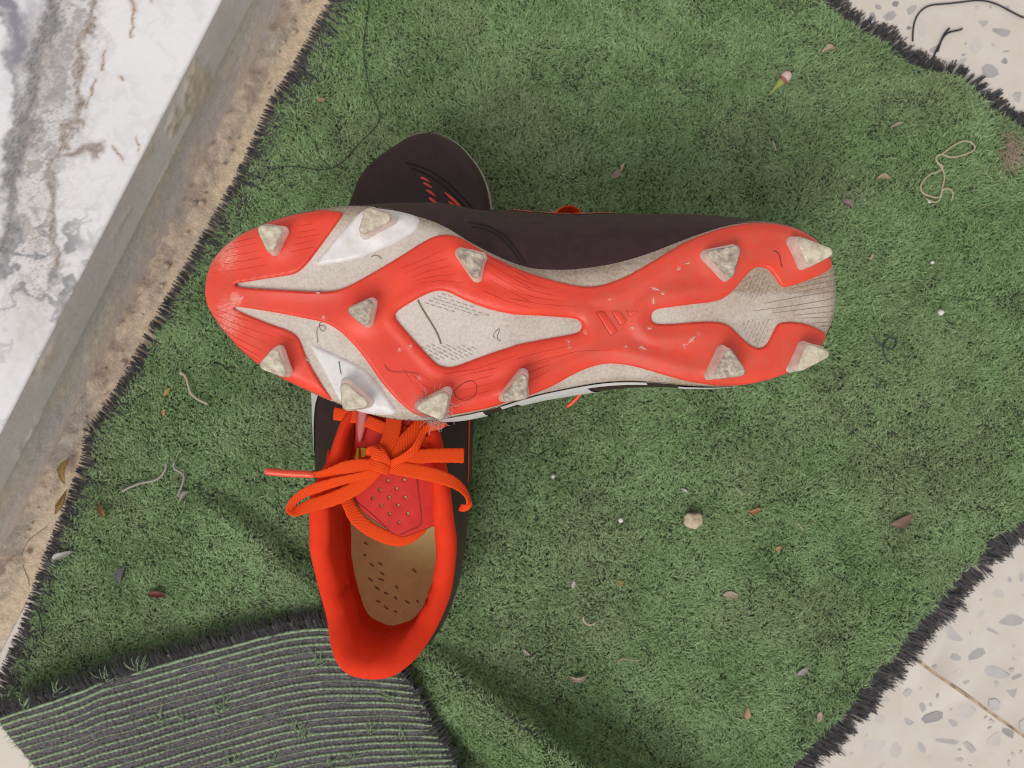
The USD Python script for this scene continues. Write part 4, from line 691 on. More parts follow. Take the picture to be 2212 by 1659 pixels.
for cxy, ln, an in [(C2((912, 692)), 26, .3), (C2((905, 765)), 22, 1.5), (C2((960, 722)), 10, .5), (C2((655, 940)), 14, .6), (C2((700, 893)), 8, 0), (C2((735, 1055)), 11, 0), (C2((835, 1059)), 24, .1), (C2((1140, 1008)), 26, -.75), (C2((1095, 1043)), 8, -.6), (C2((375, 1020)), 6, 0), (C2((380, 1052)), 6, 0), (C2((1060, 566)), 14, -.2), (C2((1120, 530)), 12, -.5), (C2((880, 937)), 14, .2), (C2((775, 935)), 12, .6), (C1((805, 1135)), 12, .5), (C1((1450, 1042)), 11, .3), (C1((1384, 1068)), 9, 1.4), (C1((905, 865)), 12, 1.2), (C1((400, 748)), 14, -.3), (C1((880, 716)), 12, .05), (C1((1500, 1242)), 7, 0)]:
    n = 7; a = np.linspace(-.5, .5, n); q = np.array(cxy) + np.outer(a * ln, [math.cos(an), math.sin(an)]) + rng.normal(0, 1.1, (n, 2)); fl_.append(sole_strip(to_local(q, .0015), .0009, .0002, top_world, True))
v, f = cat(fl_); M('scuff_flakes', v, f, 'flake', sole, smooth=False, kind='stuff')
for s0, s1, q0, q1, sl in ((.106, .126, .0, .62, .022), (.140, .172, .0, .62, .034), (.214, .252, .06, .18, .02)):
    v, f = panel(-1, s0, s1, q0, q1, .0005, sl); M('white_stripe', top_world(v), f, 'stripe_white', topb)
v, f = panel(-1, .134, .2, .0, .05, .0006, .02); M('stripe_piping', top_world(v), f, 'stripe_white', topb)
for ql, u0, u1 in ((.40, .098, .150), (.43, .100, .135), (.45, .115, .165), (.47, .125, .175), (.44, .17, .19)):
    v, f = panel(1, u0, u1, ql, ql + .018, .0004, .0); M('orange_print', top_world(v), f, 'orange_print', topb, smooth=False)
def stitch_line(mesh, pts, dash, gap, r, lift_=.0002):
    pts = resample(chaikin(pts, 2, closed=False), 1.5, closed=False); out = []; i = 0; d = max(2, int(dash / 1.5)); g = max(1, int(gap / 1.5))
    while i + d < len(pts):
        P, N = raycast(mesh, pts[i:i + d + 1:max(1, d // 2)])
        if not np.isnan(P).any() and len(P) > 1: out.append(tube(P + N * lift_, r, 4))
        i += d + g
    return cat(out) if out else None
for pl in (CM([(860, 672), (940, 682), (1020, 710), (1090, 755), (1150, 830), (1190, 890), (1220, 930)]), CM([(880, 700), (960, 712), (1030, 745), (1100, 800), (1150, 870), (1180, 915)])):
    s = stitch_line(top_up, pl, 5, 2, .00028)
    if s: M('stitching', *s, 'dark_stitch', topb, smooth=False, kind='stuff')
P0 = unp(1185, 478, .075); lp = [P0, unp(1196, 462, .070), unp(1215, 453, .066), unp(1238, 454, .064), unp(1250, 464, .064), unp(1246, 478, .066)]
v, f, uv = ribbon(lp, .0056, normal=(.2, .85, -.5), n=30); M('lace', v, f, 'lace', topb, uv=uv)
ap = [unp(1262, 838, .045), unp(1250, 855, .043), unp(1225, 878, .040)]; M('lace_tip', *tube(spline(ap, 10), .0011, 8), 'aglet', topb)

# ------------------------------------------------------------------ upright boot
lowb, low_up = boot(low_world, False, 'football_boot', (*low_world(np.array([.14, 0, 0]))[:2], .012), label='upright dark football boot with tied orange laces and orange lining on the mat', cat='football boot')
rp = np.array(OUT.buffer(-.0001).exterior.coords)[:-1]; rp = np.roll(rp, -rp[:, 0].argmax(), 0); rp = rp[rp[:, 0] < .085]; rp = resample(rp, .0015, closed=False)
M('sole_rim', *tube(low_world(np.c_[rp, spring(rp[:, 0]) + .0052]), np.r_[.0003, np.full(len(rp) - 2, .0009), .0003], 8), 'rim', lowb)
ins = add_lining(lowb, low_world, False); add_sole(lowb, low_world, False, False)
TZ = .0885
def tongue_z(P):
    x, y = P[:, 0], P[:, 1]; xc = -.052; return TZ - 7.5 * (x - xc) ** 2 - .10 * np.clip(-y - .045, 0, 1) + .05 * np.clip(y + .03, -.02, .03)
tp = C3([(440, -150), (455, 300), (430, 640), (400, 900), (380, 1050), (470, 1220), (640, 1340), (800, 1450), (930, 1530), (1000, 1562), (1060, 1548), (1250, 1478), (1420, 1415), (1495, 1370), (1508, 1330), (1505, 1100), (1500, 900), (1450, 680), (1420, 400), (1400, -150)])
tw = unp(*tp.T, .085)[:, :2]; TP = Polygon(chaikin(tw, 1)).buffer(0)
for hx, hy in [(843, 875), (1040, 865), (750, 988), (947, 972), (655, 1093), (858, 1076), (1050, 1075), (757, 1182), (963, 1170), (863, 1276), (1077, 1272), (972, 1382), (655, 905)]:
    c = unp(*C3((hx, hy)), .085)[:2]; TP = TP.difference(Point(c).buffer(.00085, 6))
p, tr, l = tri_poly(TP, .002, rings=(.0006,), ring_step=.0009); z = tongue_z(p) + .0004 * rim(bdist(TP, p), .0006); z[bdist(TP, p) < 1e-7] -= .0001
tong_v = np.c_[p, z]; tongue = M('tongue', *skirted(p, tr, l, tong_v, np.c_[p, z - .0016]), 'tongue_red', lowb); tong = (tong_v, tr)
for pl in (C3([(1180, 870), (1200, 1040), (1220, 1200), (1235, 1350), (1218, 1428), (1100, 1470), (960, 1540)]), C3([(390, 1060), (480, 1145), (600, 1240), (730, 1360), (870, 1490), (955, 1540)])):
    s = stitch_line(tong, pl, 6.5, 2.5, .00032)
    if s: M('stitching', *s, 'tongue_strap', tongue, smooth=False, kind='stuff')
for q in ([(470, 495), (490, 495), (487, 560), (484, 638), (438, 645), (445, 590)], [(512, 490), (560, 492), (602, 500), (625, 555), (570, 590), (525, 615)]):
    P = unp(*C3(q).T, .086)[:, :2]; pl = Polygon(P).buffer(0); p, tr, l = tri_poly(pl, .0015); M('yellow_emblem', *skirted(p, tr, l, np.c_[p, tongue_z(p) + .0008], np.c_[p, tongue_z(p) + .0002]), 'yellow_print', tongue)
def LZ(pts, z): q = C3(pts); z = np.broadcast_to(z, len(q)); return np.array([unp(a[0], a[1], b) for a, b in zip(q, z)])
def LZ2(pts, z): q = CL(pts); z = np.broadcast_to(z, len(q)); return np.array([unp(a[0], a[1], b) for a, b in zip(q, z)])
v, f, uv = ribbon(LZ([(545, -60), (530, 120), (515, 260), (505, 420)], [.0935, .0915, .0895, .0875]), [.0056, .0052, .0046, .002], .0014, n=24, sides=10); M('tongue_strap', v, f, 'tongue_strap', lowb)
sc3 = .1819 / F * .35
def lace(pts, width, twist=0., n=44, thick=.0012, normal=(0, 0, 1), name='lace'):
    v, f, uv = ribbon(pts, np.asarray(width) * sc3 * 1.13, thick, n, normal, twist); return M(name, v, f, 'lace', lowb, uv=uv)
lace(LZ([(200, 85), (330, 105), (480, 125)], [.082, .086, .0885]), 140)
lace(LZ([(560, 170), (680, 210), (830, 270), (900, 280)], [.0905, .0912, .0912, .0895]), 130)
lace(LZ([(1000, 280), (1120, 345), (1290, 420), (1440, 490)], [.0895, .0905, .0895, .087]), 120)
lace(LZ([(980, 240), (1090, 330), (1000, 250)], .089), 60) if False else None
lace(LZ([(150, 470), (155, 560), (165, 650), (190, 760)], [.076, .082, .087, .090]), [12, 80, 110, 110], .3)
lace(LZ([(910, 60), (905, 200), (875, 340), (815, 470), (760, 560)], [.0925, .0935, .0945, .0955, .0958]), [165, 170, 172, 165, 120])
lace(LZ([(1300, 140), (1200, 260), (1080, 380), (960, 490), (850, 610)], [.0915, .0925, .0935, .0945, .0950]), [170, 175, 170, 150, 120])
lace(LZ([(1500, 170), (1420, 215), (1290, 270), (1215, 390), (1150, 510), (1030, 610), (870, 690)], [.094, .0955, .0965, .0972, .0975, .0975, .0965]), [120, 110, 95, 95, 105, 105, 90], [0, .3, .9, .9, .5, .6, .3])
lace(LZ([(850, 660), (980, 620), (1150, 600), (1400, 583), (1600, 582), (1738, 584)], [.095, .0955, .0955, .0945, .0930, .0915]), [90, 130, 150, 150, 150, 158], 0.05)
lace(LZ([(820, 740), (960, 742), (1150, 770), (1350, 810), (1530, 865), (1660, 930), (1745, 1010), (1790, 1100), (1792, 1160)], [.0955, .0965, .0962, .0955, .094, .092, .089, .085, .083]), [95, 140, 152, 150, 145, 130, 105, 75, 70], [0, 0, 0, .0, .1, .3, .7, 1.0, 1.1])
lace(LZ([(1795, 1120), (1785, 1185), (1740, 1205), (1690, 1195)], [.083, .081, .080, .080]), [70, 80, 85, 90], [1.1, .6, .2, 0], n=16)
lace(LZ2([(715, 440), (640, 442), (560, 452), (460, 478), (375, 490)], [.096, .0965, .0965, .0955, .0950]), [100, 150, 150, 110, 70], [.1, .1, .15, .5, .6])
M('lace_tip', *tube(spline(LZ2([(385, 490), (300, 486), (200, 480), (126, 472)], [.095, .0945, .094, .094]), 14), np.r_[.0014, np.full(12, .0017), .0015], 10), 'aglet', lowb)
lace(LZ2([(710, 468), (620, 498), (520, 522), (420, 550), (320, 592), (265, 640), (250, 668)], [.0955, .096, .096, .0955, .095, .0945, .094]), [90, 100, 110, 115, 115, 100, 90], [.3, .5, .5, .4, .3, .5, .9])
lace(LZ2([(248, 655), (268, 682), (340, 660), (430, 632), (520, 600), (600, 558), (670, 510), (715, 470)], [.094, .0925, .0925, .0925, .093, .0938, .0945, .095]), [90, 115, 140, 150, 155, 150, 130, 90], [.9, .3, 0, 0, 0, 0, 0, 0])
lace(LZ2([(520, 600), (556, 640), (590, 700), (650, 760), (720, 800), (790, 826), (860, 828), (915, 803), (960, 770)], [.088, .086, .0845, .083, .082, .0815, .081, .080, .079]), [100, 130, 150, 150, 150, 150, 140, 110, 80], [.5, .5, .3, .1, 0, 0, 0, -.3, -.5])
kn = [LZ([(650, 590), (690, 555), (745, 600), (775, 690)], [.093, .0985, .0985, .095]), LZ([(690, 520), (740, 560), (785, 640), (790, 720)], [.0935, .0985, .0985, .094]), LZ([(640, 660), (690, 690), (770, 735), (860, 760)], [.094, .0985, .0985, .095])]
for i, q in enumerate(kn): lace(q, [110, 130, 130, 100] if i < 2 else [90, 120, 125, 80], 0, 24, .0018, name='lace_knot')
# orange prints, stitching and white edge on the vamp
for q in ([(1035, 680), (1060, 668), (1090, 680), (1140, 715), (1175, 752), (1120, 725), (1060, 705)], [(1070, 750), (1100, 745), (1150, 770), (1220, 842), (1150, 805), (1100, 780)], [(1108, 845), (1140, 840), (1200, 875), (1268, 955), (1190, 910), (1130, 870)], [(1145, 950), (1180, 945), (1240, 990), (1312, 1082), (1230, 1035), (1165, 980)], [(1185, 1068), (1215, 1062), (1265, 1100), (1318, 1163), (1250, 1135), (1205, 1100)],
          [(1350, 875), (1385, 880), (1480, 950), (1580, 1060), (1638, 1145), (1560, 1080), (1450, 985)], [(1398, 990), (1440, 1000), (1530, 1070), (1600, 1165), (1660, 1240), (1560, 1165), (1480, 1100)], [(1435, 1108), (1480, 1130), (1540, 1190), (1600, 1260), (1475, 1168)]):
    d = decal(low_up, CT(q), .0004, 3.0, 1)
    if d: M('orange_print', *d, 'orange_print', lowb)
for pl in (CT([(840, 480), (940, 500), (1040, 530), (1240, 620), (1440, 770), (1600, 930), (1760, 1110)]), CT([(920, 550), (1120, 630), (1300, 750), (1480, 900), (1620, 1050), (1700, 1150)])):
    s = stitch_line(low_up, pl, 4, 2, .0003)
    if s: M('stitching', *s, 'dark_stitch', lowb, smooth=False, kind='stuff')
for ql, u0, u1 in ((.60, .150, .19), (.40, .16, .215), (.43, .17, .20)):
    v, f = panel(1, u0, u1, ql, ql + .02, .0004); M('orange_print', low_world(v), f, 'orange_print', lowb, smooth=False)
for s0, s1 in ((.138, .172),):
    v, f = panel(-1, s0, s1, .12, .50, .0005, .02); M('white_stripe', low_world(v), f, 'stripe_white', lowb)
hp = []
for x, y in CL([(690, 950), (655, 900), (660, 840), (735, 945), (745, 995), (685, 1025), (740, 1025), (720, 1070), (820, 1065), (765, 1095), (815, 1120), (875, 1140), (930, 1140), (725, 1137), (765, 1168), (815, 1190), (868, 1200), (918, 1205), (985, 1090), (910, 980)]):
    c = unp(x, y, .0305); a = rng.uniform(-.9, -.3); e = np.array([math.cos(a), math.sin(a), 0]) * rng.uniform(.0012, .0022); hp.append(tube(np.array([c - e * .8, c - e * .3, c + e * .3, c + e * .8]), [.00022, .00042, .00042, .00022], 6))
v, f = cat(hp); v[:, 2] = .0285 + (v[:, 2] - .0305) * .3 + .0005 + .022 * (np.clip(YT - v[:, 1], 0, 1) - .22)
INSZ = low_world(np.array([[.22, -.003, .0115]]))[0, 2]; v[:, 2] += INSZ - .0285
M('vent_holes', v, f, 'vent', ins, smooth=False, kind='stuff')

# ------------------------------------------------------------------ small things lying about
def tz(x, y, lift_=0.): P = unp(x, y, .008)[:2]; return float(ground(P[None])[0]) + PILE + lift_
def thread(name, pts, r, color, label, cat_, floor_=False, n=60, lift_=.0006, sides=5, jit=0., **kw):
    z = [(.0006 + r) if floor_ else tz(x, y, lift_) for x, y in pts]; P = spline(np.array([unp(x, y, zz) for (x, y), zz in zip(pts, z)]), n); P[:, :2] += rng.normal(0, jit, (n, 2)) if jit else 0
    v, f = tube(P, r, sides); return M(name, v, f, 'debris', col=np.tile(color, (len(v), 1)), label=label, cat=cat_, **kw)
def leaf(name, px, size, ang, color, label, cat_, asp=.5, curl=.3, stem=0., **kw):
    n, m = 9, 5; c = unp(*px, tz(*px, .0008)); U, V_ = np.meshgrid(np.linspace(0, 1, n), np.linspace(-1, 1, m), indexing='ij'); wd = np.sin(np.pi * np.clip(U, .02, .985)) ** .7 * (.55 + .9 * fbm(np.c_[U.ravel() * 4.5, np.sign(V_.ravel()) * 1.7, 0 * V_.ravel() + px[0]], 3, 9).reshape(U.shape))
    x = (U - .5) * size; y = V_ * wd * size * asp / 2; y = y + size * .16 * np.sin(U * 2.6 + px[1]) * (.5 + curl); z = curl * (V_ ** 2) * wd * size * .35 + .12 * size * np.sin(U * 3) * curl * 2 + .10 * size * (fbm(np.c_[U.ravel() * 4, V_.ravel() * 2, 0 * V_.ravel() + px[1]], 2, 19).reshape(U.shape) - .5) - .0012; ca, sa = math.cos(ang), math.sin(ang)
    P = np.stack([c[0] + x * ca - y * sa, c[1] + x * sa + y * ca, c[2] - .0007 + z], -1).reshape(-1, 3); f = grid_faces(n, m)
    v, f = cat([(P, f), (P - [0, 0, .00035], f[:, ::-1])])
    if stem: v, f = cat([(v, f), tube(np.array([[c[0] - ca * size * .5, c[1] - sa * size * .5, c[2]], [c[0] - ca * size * (.5 + stem), c[1] - sa * size * (.5 + stem * .8), c[2] - .001]]), .0004, 4)])
    k = fbm(v * 900, 2, 4)[:, None]; return M(name, v, f, 'debris', col=np.array(color) * .82 * (.55 + .9 * k), label=label, cat=cat_, **kw)
def pebble(name, px, size, color, label, cat_, squash=.7, sub=2, dark_top=False, floor_=False, **kw):
    import trimesh
    s = trimesh.creation.icosphere(sub, 1.0); v = s.vertices.copy(); v *= (1 + .55 * (fbm(v * 1.3 + px[0], 3, 3) - .5) + .25 * (fbm(v * 5 + px[0], 2, 5) - .5))[:, None]; v[:, 2] *= squash; c = unp(*px, tz(*px)); col = np.array(color) * (.7 + .6 * fbm(s.vertices * 4 + px[1], 3, 6))[:, None]
    if dark_top: k = np.clip((s.vertices[:, 1] - .55) * 4, 0, 1)[:, None]; col = col * (1 - k) + np.array([.06, .05, .04]) * k
    return M(name, v * size / 2 + c + [0, 0, size * squash * .2], s.faces, 'debris', col=col, label=label, cat=cat_, **kw)
TAN, RUST, BEIGE, GREY, WHITE, BLACK = (.52, .42, .30), (.45, .22, .11), (.56, .45, .34), (.42, .38, .34), (.78, .77, .73), (.03, .03, .032)
# flower bud
import trimesh
bud = thing('flower_bud', unp(1684, 184, .01), label='small pink and green flower bud lying on the grass near the top right', cat='flower bud')
ax = unp(1695, 172, 0)[:2] - unp(1662, 207, 0)[:2]; ax = np.r_[ax / np.linalg.norm(ax), .12]; ax /= np.linalg.norm(ax); b0 = np.r_[unp(1661, 205, .008)[:2], tz(1661, 205, .0006)]
def rev(prof, nn=18):
    e1 = np.cross(ax, [0, 0, 1]); e1 /= np.linalg.norm(e1); e2 = np.cross(e1, ax); th = np.arange(nn) / nn * 2 * np.pi
    v = np.concatenate([b0 + ax * s + r * (np.cos(th)[:, None] * e1 + np.sin(th)[:, None] * e2) for s, r in prof]); i = (np.arange(len(prof) - 1)[:, None] * nn + np.arange(nn)).ravel(); j = (np.arange(len(prof) - 1)[:, None] * nn + (np.arange(nn) + 1) % nn).ravel()
    return v, np.concatenate([np.stack([i, j, i + nn], 1), np.stack([j, j + nn, i + nn], 1)])
pr = [(0, .0003), (.002, .0006), (.005, .0008), (.0065, .0014), (.0085, .0021), (.0105, .0026)]; v, f = rev(pr); M('stem', v, f, 'debris', bud, col=np.tile([.33, .42, .10], (len(v), 1)))
pr = [(.0098, .0024), (.0108, .0028), (.0118, .0029), (.0124, .0027)]; v, f = rev(pr); M('sepals', v, f, 'debris', bud, col=np.tile([.36, .13, .12], (len(v), 1)))
pr = [(.0108, .0024), (.0122, .0029), (.0142, .0030), (.0158, .0024), (.0168, .0012), (.0171, .0001)]; v, f = rev(pr); M('petals', v, f, 'debris', bud, col=np.tile([.80, .55, .52], (len(v), 1)))
# cream string with loops
sp_ = CF([(1570, 470), (1600, 485), (1640, 490), (1665, 462), (1672, 420), (1690, 330), (1672, 268), (1640, 225), (1636, 200), (1665, 180), (1720, 195), (1790, 190), (1860, 165), (1890, 135), (1870, 105), (1820, 92), (1770, 110), (1710, 150), (1660, 185), (1635, 205), (1650, 235), (1680, 262), (1660, 285), (1600, 310), (1555, 350), (1535, 395), (1550, 430), (1590, 450), (1660, 455), (1675, 420), (1710, 402), (1740, 420), (1745, 450), (1735, 480)])
thread('string', sp_, .00042, BEIGE, 'thin cream string curled in loops on the grass at the right', 'string', n=220, lift_=.0009)
thread('black_strand', CR([(1095, 300), (1100, 200), (1130, 110), (1190, 52), (1300, 30), (1450, 15), (1600, 5), (1700, 30), (1800, 80), (1905, 130)]), .00052, BLACK, 'long black strand arching over the terrazzo in the top right corner', 'thread', floor_=True, n=90)
thread('black_strand', CR([(1240, 430), (1265, 370), (1300, 300), (1340, 245), (1400, 225), (1455, 208)]), .00055, BLACK, 'short black strand reaching over the terrazzo and bending right at its tip', 'thread', floor_=True, n=40)
thread('black_strand', CR([(1275, 375), (1300, 300), (1330, 240), (1362, 205)]), .0006, BLACK, 'short black strand ending in a fork beside the bent strand at top right', 'thread', floor_=True, n=30)
thread('black_thread', CN([(545, -60), (540, 150), (525, 260), (535, 420), (560, 540), (605, 660), (625, 720), (580, 810), (490, 900), (400, 1000), (320, 1050), (200, 1052), (0, 1040), (-80, 1080), (-110, 1150)]), .00026, BLACK, 'long dark thread winding down the grass beside the toe of the upright boot', 'thread', n=200, lift_=-.0006)
thread('black_thread', CE([(235, 1490), (262, 1550), (275, 1610), (285, 1680)]), .0004, BLACK, 'short dark thread on the grass at the lower left above the folded corner', 'thread', n=30)
thread('hair_strand', CE([(310, 950), (260, 985), (190, 1040), (150, 1110), (145, 1190), (170, 1260), (190, 1340)]), .00014, (.10, .07, .05), 'fine dark hair curving over the cream tile edge at the lower left', 'hair', floor_=True, n=60)
thread('dry_stalk', CW([(1075, 855), (1110, 900), (1130, 970), (1170, 1010), (1235, 1042)]), .00075, BEIGE, 'curved pale dry stalk on the grass left of the red toe', 'stalk', n=40, lift_=.001)
pebble('seed_head', C4(np.array([0, 0])) + np.array([392, 806]), .0022, BEIGE, 'tiny pale seed head at the end of the curved stalk', 'seed')
thread('dry_root', CE([(800, 720), (870, 685), (945, 662), (1020, 645), (1070, 600), (1085, 540)]), .0007, GREY, 'long thin pale root on the grass at the lower left', 'root', n=40, lift_=.001)
thread('dry_root', CE([(1140, 530), (1150, 580), (1195, 610), (1190, 680), (1165, 755)]), .0007, GREY, 'shorter bent root hanging down beside the long pale root', 'root', n=40, lift_=.001)
leaf('dry_petal', CE((1200, 760)), .0085, .6, GREY, 'pale torn petal at the foot of the bent root', 'petal', .35, .6)
thread('dry_twig', CG([(405, 850), (405, 875), (440, 895), (465, 882)]), .0006, BEIGE, 'hooked pale twig on the grass right of the upright boot heel', 'twig', n=24)
thread('dry_twig', CD([(1770, 995), (1800, 1030), (1835, 1075)]), .0003, TAN, 'thin straw coloured twig right of the tan pebble', 'twig', n=12)
thread('dry_twig', CD([(1095, 605), (1135, 640), (1175, 685)]), .0004, GREY, 'short greyish twig above and between the tan pebble and the brown leaf', 'twig', n=12)
thread('dry_twig', CG([(585, 1105), (600, 1080), (650, 1080), (710, 1078)]), .0005, (.40, .28, .2), 'brown twig lying flat low in the middle of the grass', 'twig', n=20)
thread('dry_twig', CF([(570, 92), (580, 120), (590, 150)]), .0004, TAN, 'tiny forked straw above the waist of the red sole', 'twig', n=10)
thread('dry_twig', CF([(1220, 830), (1215, 850), (1200, 862)]), .0006, BEIGE, 'small curved pale twig right of the red heel', 'twig', n=12)
pebble('pebble', CD((620, 950)), .0105, (.62, .50, .36), 'rough tan pebble with a dark top, the largest stone on the grass', 'pebble', dark_top=True, sub=3)
pebble('white_bead', CF((1662, 1212)), .0034, WHITE, 'round white bead on the grass right of the red heel', 'bead', 1.0)
pebble('white_crumb', CG((602, 337)), .0030, WHITE, 'small white crumb left of the tan pebble', 'crumb')
pebble('white_crumb', CG((242, 102)), .0022, WHITE, 'tiny white crumb below the waist of the upturned boot', 'crumb')
pebble('white_crumb', CF((1610, 885)), .0020, WHITE, 'tiny white crumb on the grass level with the top heel stud', 'crumb')
pebble('white_crumb', CF((1590, 489)), .0018, WHITE, 'tiny white crumb at the lower end of the cream string', 'crumb')
leaf('dry_leaf', CD((1320, 866)), .0068, -.1, RUST, 'brown dry leaf with a stem right of the tan pebble', 'leaf', .5, .4, .35)
leaf('dry_leaf', CB((965, 215)), .0150, .35, (.27, .17, .13), 'large curled brown leaf on the right of the mat', 'leaf', .38, .25)
leaf('dry_leaf', CB((250, 385)), .0042, .1, (.58, .33, .17), 'small orange brown leaf flake right of and below the tan pebble', 'leaf', .6, .2)
leaf('dry_leaf', CB((390, 1105)), .0085, .9, GREY, 'grey and tan leaf scrap near the lower right frayed edge', 'leaf', .45, .3)
leaf('dry_leaf', CB((70, 1352)), .0070, 1.2, (.55, .34, .2), 'orange brown leaf piece near the bottom of the grass', 'leaf', .55, .3)
leaf('dry_leaf', CB((490, 1368)), .0060, 1.1, (.52, .38, .32), 'pale pink leaf scrap closest to the lower right fringe', 'leaf', .6, .2)
leaf('dry_leaf', CG((372, 1170)), .0105, .05, BEIGE, 'pale curled leaf low on the grass near the bottom fold', 'leaf', .35, .6)
leaf('dry_leaf', CG((1195, 745)), .0090, .1, (.50, .42, .30), 'faded leaf half sunk in the grass below the tan pebble', 'leaf', .5, .2)
leaf('dry_leaf', CG((100, 1045)), .0060, -.6, (.50, .42, .38), 'greyish leaf scrap right of the boot heel', 'leaf', .4, .3)
leaf('dry_leaf', CG((350, 685)), .0050, 1.7, (.62, .58, .52), 'whitish petal on the grass right of the upright boot collar', 'petal', .5, .3)
leaf('dry_leaf', CG((600, 672)), .0048, .1, (.40, .26, .10), 'yellow brown leaf flake in the middle of the grass', 'leaf', .7, .2)
leaf('dry_leaf', CG((945, 182)), .0046, -.8, (.66, .66, .62), 'pale sliver just above the tan pebble', 'petal', .3, .2)
leaf('dry_leaf', CM((1775, 365)), .0072, 1.0, (.42, .29, .25), 'dusky pink leaf above the waist of the upturned boot', 'leaf', .55, .4)
leaf('dry_leaf', CM((1820, 325)), .0052, 1.5, (.56, .40, .24), 'small tan leaf touching the dusky pink leaf', 'leaf', .45, .2)
leaf('dry_leaf', CR((495, 362)), .0080, .5, (.52, .40, .27), 'tan crumpled leaf at the top right of the grass', 'leaf', .5, .7)
leaf('dry_leaf', CR((990, 905)), .0085, .1, (.50, .40, .30), 'narrow buff leaf right of the flower bud and above the string', 'leaf', .25, .3)
leaf('dry_leaf', CR((895, 1290)), .0072, .1, (.48, .36, .24), 'tan shredded leaf left of the cream string', 'leaf', .5, .4)
leaf('dry_leaf', CR((630, 1478)), .0075, -.7, (.34, .24, .24), 'dark mauve leaf above the red heel', 'leaf', .45, .3)
leaf('dry_leaf', CE((655, 850)), .0098, 1.65, (.38, .21, .09), 'narrow rust brown leaf on the grass at the lower left', 'leaf', .32, .5)
leaf('dry_leaf', CE((788, 1275)), .0110, 1.3, (.13, .14, .15), 'dark grey leaf scrap in the grass left of the upright boot heel', 'leaf', .42, .3)
leaf('dry_leaf', CE((1015, 1405)), .0110, -.3, (.24, .07, .05), 'dark red brown leaf above the folded corner', 'leaf', .35, .5)
leaf('dry_leaf', CE((400, 1145)), .0120, .7, (.60, .60, .58), 'whitish shred caught by the frayed left edge', 'petal', .35, .6)
leaf('dry_leaf', CE((430, 590)), .0150, 1.35, (.44, .29, .10), 'ochre dry leaf on the cement beside the left fringe', 'leaf', .28, .4)
leaf('dry_leaf', CE((380, 790)), .0160, 1.1, (.40, .26, .09), 'long curved ochre leaf below the other ochre leaf at the left edge', 'leaf', .2, .5)
leaf('dry_leaf', CW((980, 968)), .0052, .7, (.55, .36, .15), 'small orange leaf flake below the curved stalk', 'leaf', .5, .2)
leaf('dry_leaf', CW((967, 1095)), .0046, 1.2, (.50, .32, .16), 'tiny tan flake above the pale roots', 'leaf', .5, .2)
leaf('dry_leaf', CN((250, 608)), .0050, 0, (.50, .28, .15), 'small brown flake close to the upper left fringe', 'leaf', .5, .2)
leaf('dry_leaf', CF((1060, 500)), .0060, -.6, (.36, .26, .24), 'brownish petal on the grass above the heel stud', 'petal', .4, .4)
# tangled fibres
def tangle(name, px, spread, n, r, color, label, z=None, ln=.012, cat_='hair'):
    parts = []; c = unp(*px, z if z is not None else tz(*px, .001))
    for _ in range(n):
        a = c + np.r_[rng.normal(0, 1, 2) * spread, abs(rng.normal(0, .0007))]; d = rng.normal(0, 1, 3); d[2] *= .15; pts = [a]
        for _ in range(5): d = d / np.linalg.norm(d) + rng.normal(0, .65, 3) * [1, 1, .2]; pts.append(pts[-1] + d / np.linalg.norm(d) * ln / 5 * rng.uniform(.5, 1.4))
        pts = np.array(pts); pts[:, 2] = c[2] + (pts[:, 2] - c[2]) * .5 + .0002; parts.append(tube(spline(pts, 14), r, 3))
    v, f = cat(parts); return M(name, v, f, 'debris', smooth=False, col=np.tile(color, (len(v), 1)), label=label, cat=cat_)
zs = top_world(np.r_[to_local(C1([(1600, 1470)]), .004)[0], 0])[2] + .008
tangle('hair_clump', C1((1590, 1440)), np.array([.0020, .0022]), 170, .00009, (.42, .33, .30), 'clump of fine hairs caught on the stud above the laces', zs, .0085)
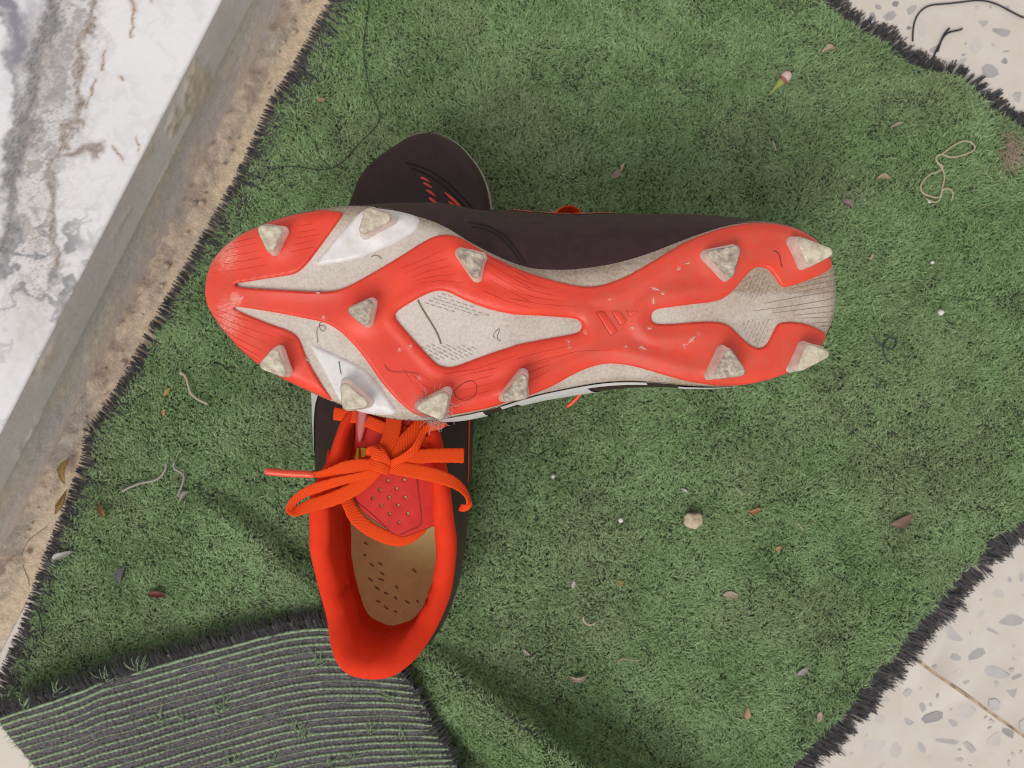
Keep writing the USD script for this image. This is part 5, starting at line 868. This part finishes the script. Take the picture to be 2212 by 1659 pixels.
tangle('hair_clump', CR((1815, 1110)), np.array([.0022, .0050]), 90, .00012, (.45, .32, .25), 'brownish hair ball on the grass at the right picture edge', None, .010)
def wisp(pts, col_, label, r=.00010, cat_='hair'):
    L = to_local(np.asarray(pts, float), .0022); w = sole_w(L) - .0004; v, f = tube(spline(top_world(np.c_[L, w]), 30), r, 4); M('loose_hair', v, f, 'debris', col=np.tile(col_, (len(v), 1)), label=label, cat=cat_)
wisp(C1([(1720, 1330), (1760, 1380), (1830, 1370), (1860, 1310), (1840, 1270), (1760, 1290), (1700, 1350)]), (.09, .05, .045), 'fine looping hair on the red sole right of the hair clump')
wisp(C1([(1490, 760), (1540, 850), (1590, 930), (1635, 1035)]), (.28, .20, .12), 'straight brown straw across the pale diamond of the sole', .00028, 'straw')
wisp(C1([(890, 900), (875, 930), (900, 955), (912, 930), (880, 920), (862, 1000), (865, 1030)]), (.10, .08, .07), 'curly dark hair on the beige sole beside the lower white insert')
wisp(C1([(1200, 490), (1245, 485), (1262, 505)]), (.08, .06, .055), 'short dark hair on the beige sole under the upper white insert')
wisp(C1([(1000, 1140), (1005, 1180), (1015, 1225)]), (.06, .05, .05), 'short black hair on the lower white insert', .00014)
wisp(C2([(1655, 455), (1690, 480), (1700, 520), (1710, 555)]), (.05, .03, .03), 'tiny black fibre on the red heel below the top stud', .00014)
wisp(C1([(1285, 1160), (1300, 1190), (1400, 1210), (1500, 1235)]), (.25, .08, .07), 'faint hair on the red sole left of the hair clump')
wisp(C1([(1975, 1000), (1975, 960), (2000, 940), (1990, 1005), (2010, 1015)]), (.09, .07, .06), 'small hooked hair on the pale middle of the sole')
for k, (x, y) in enumerate(CF([(1250, 1390), (1300, 1440)])):
    pass
thread('dark_fibre', CF([(1230, 1365), (1250, 1400), (1290, 1430), (1350, 1450), (1375, 1400), (1330, 1380), (1290, 1440), (1300, 1500), (1320, 1530)]), .00035, (.03, .045, .07), 'tangled navy fibre sunk in the grass right of the lower heel stud', 'thread', n=50, lift_=-.0002)
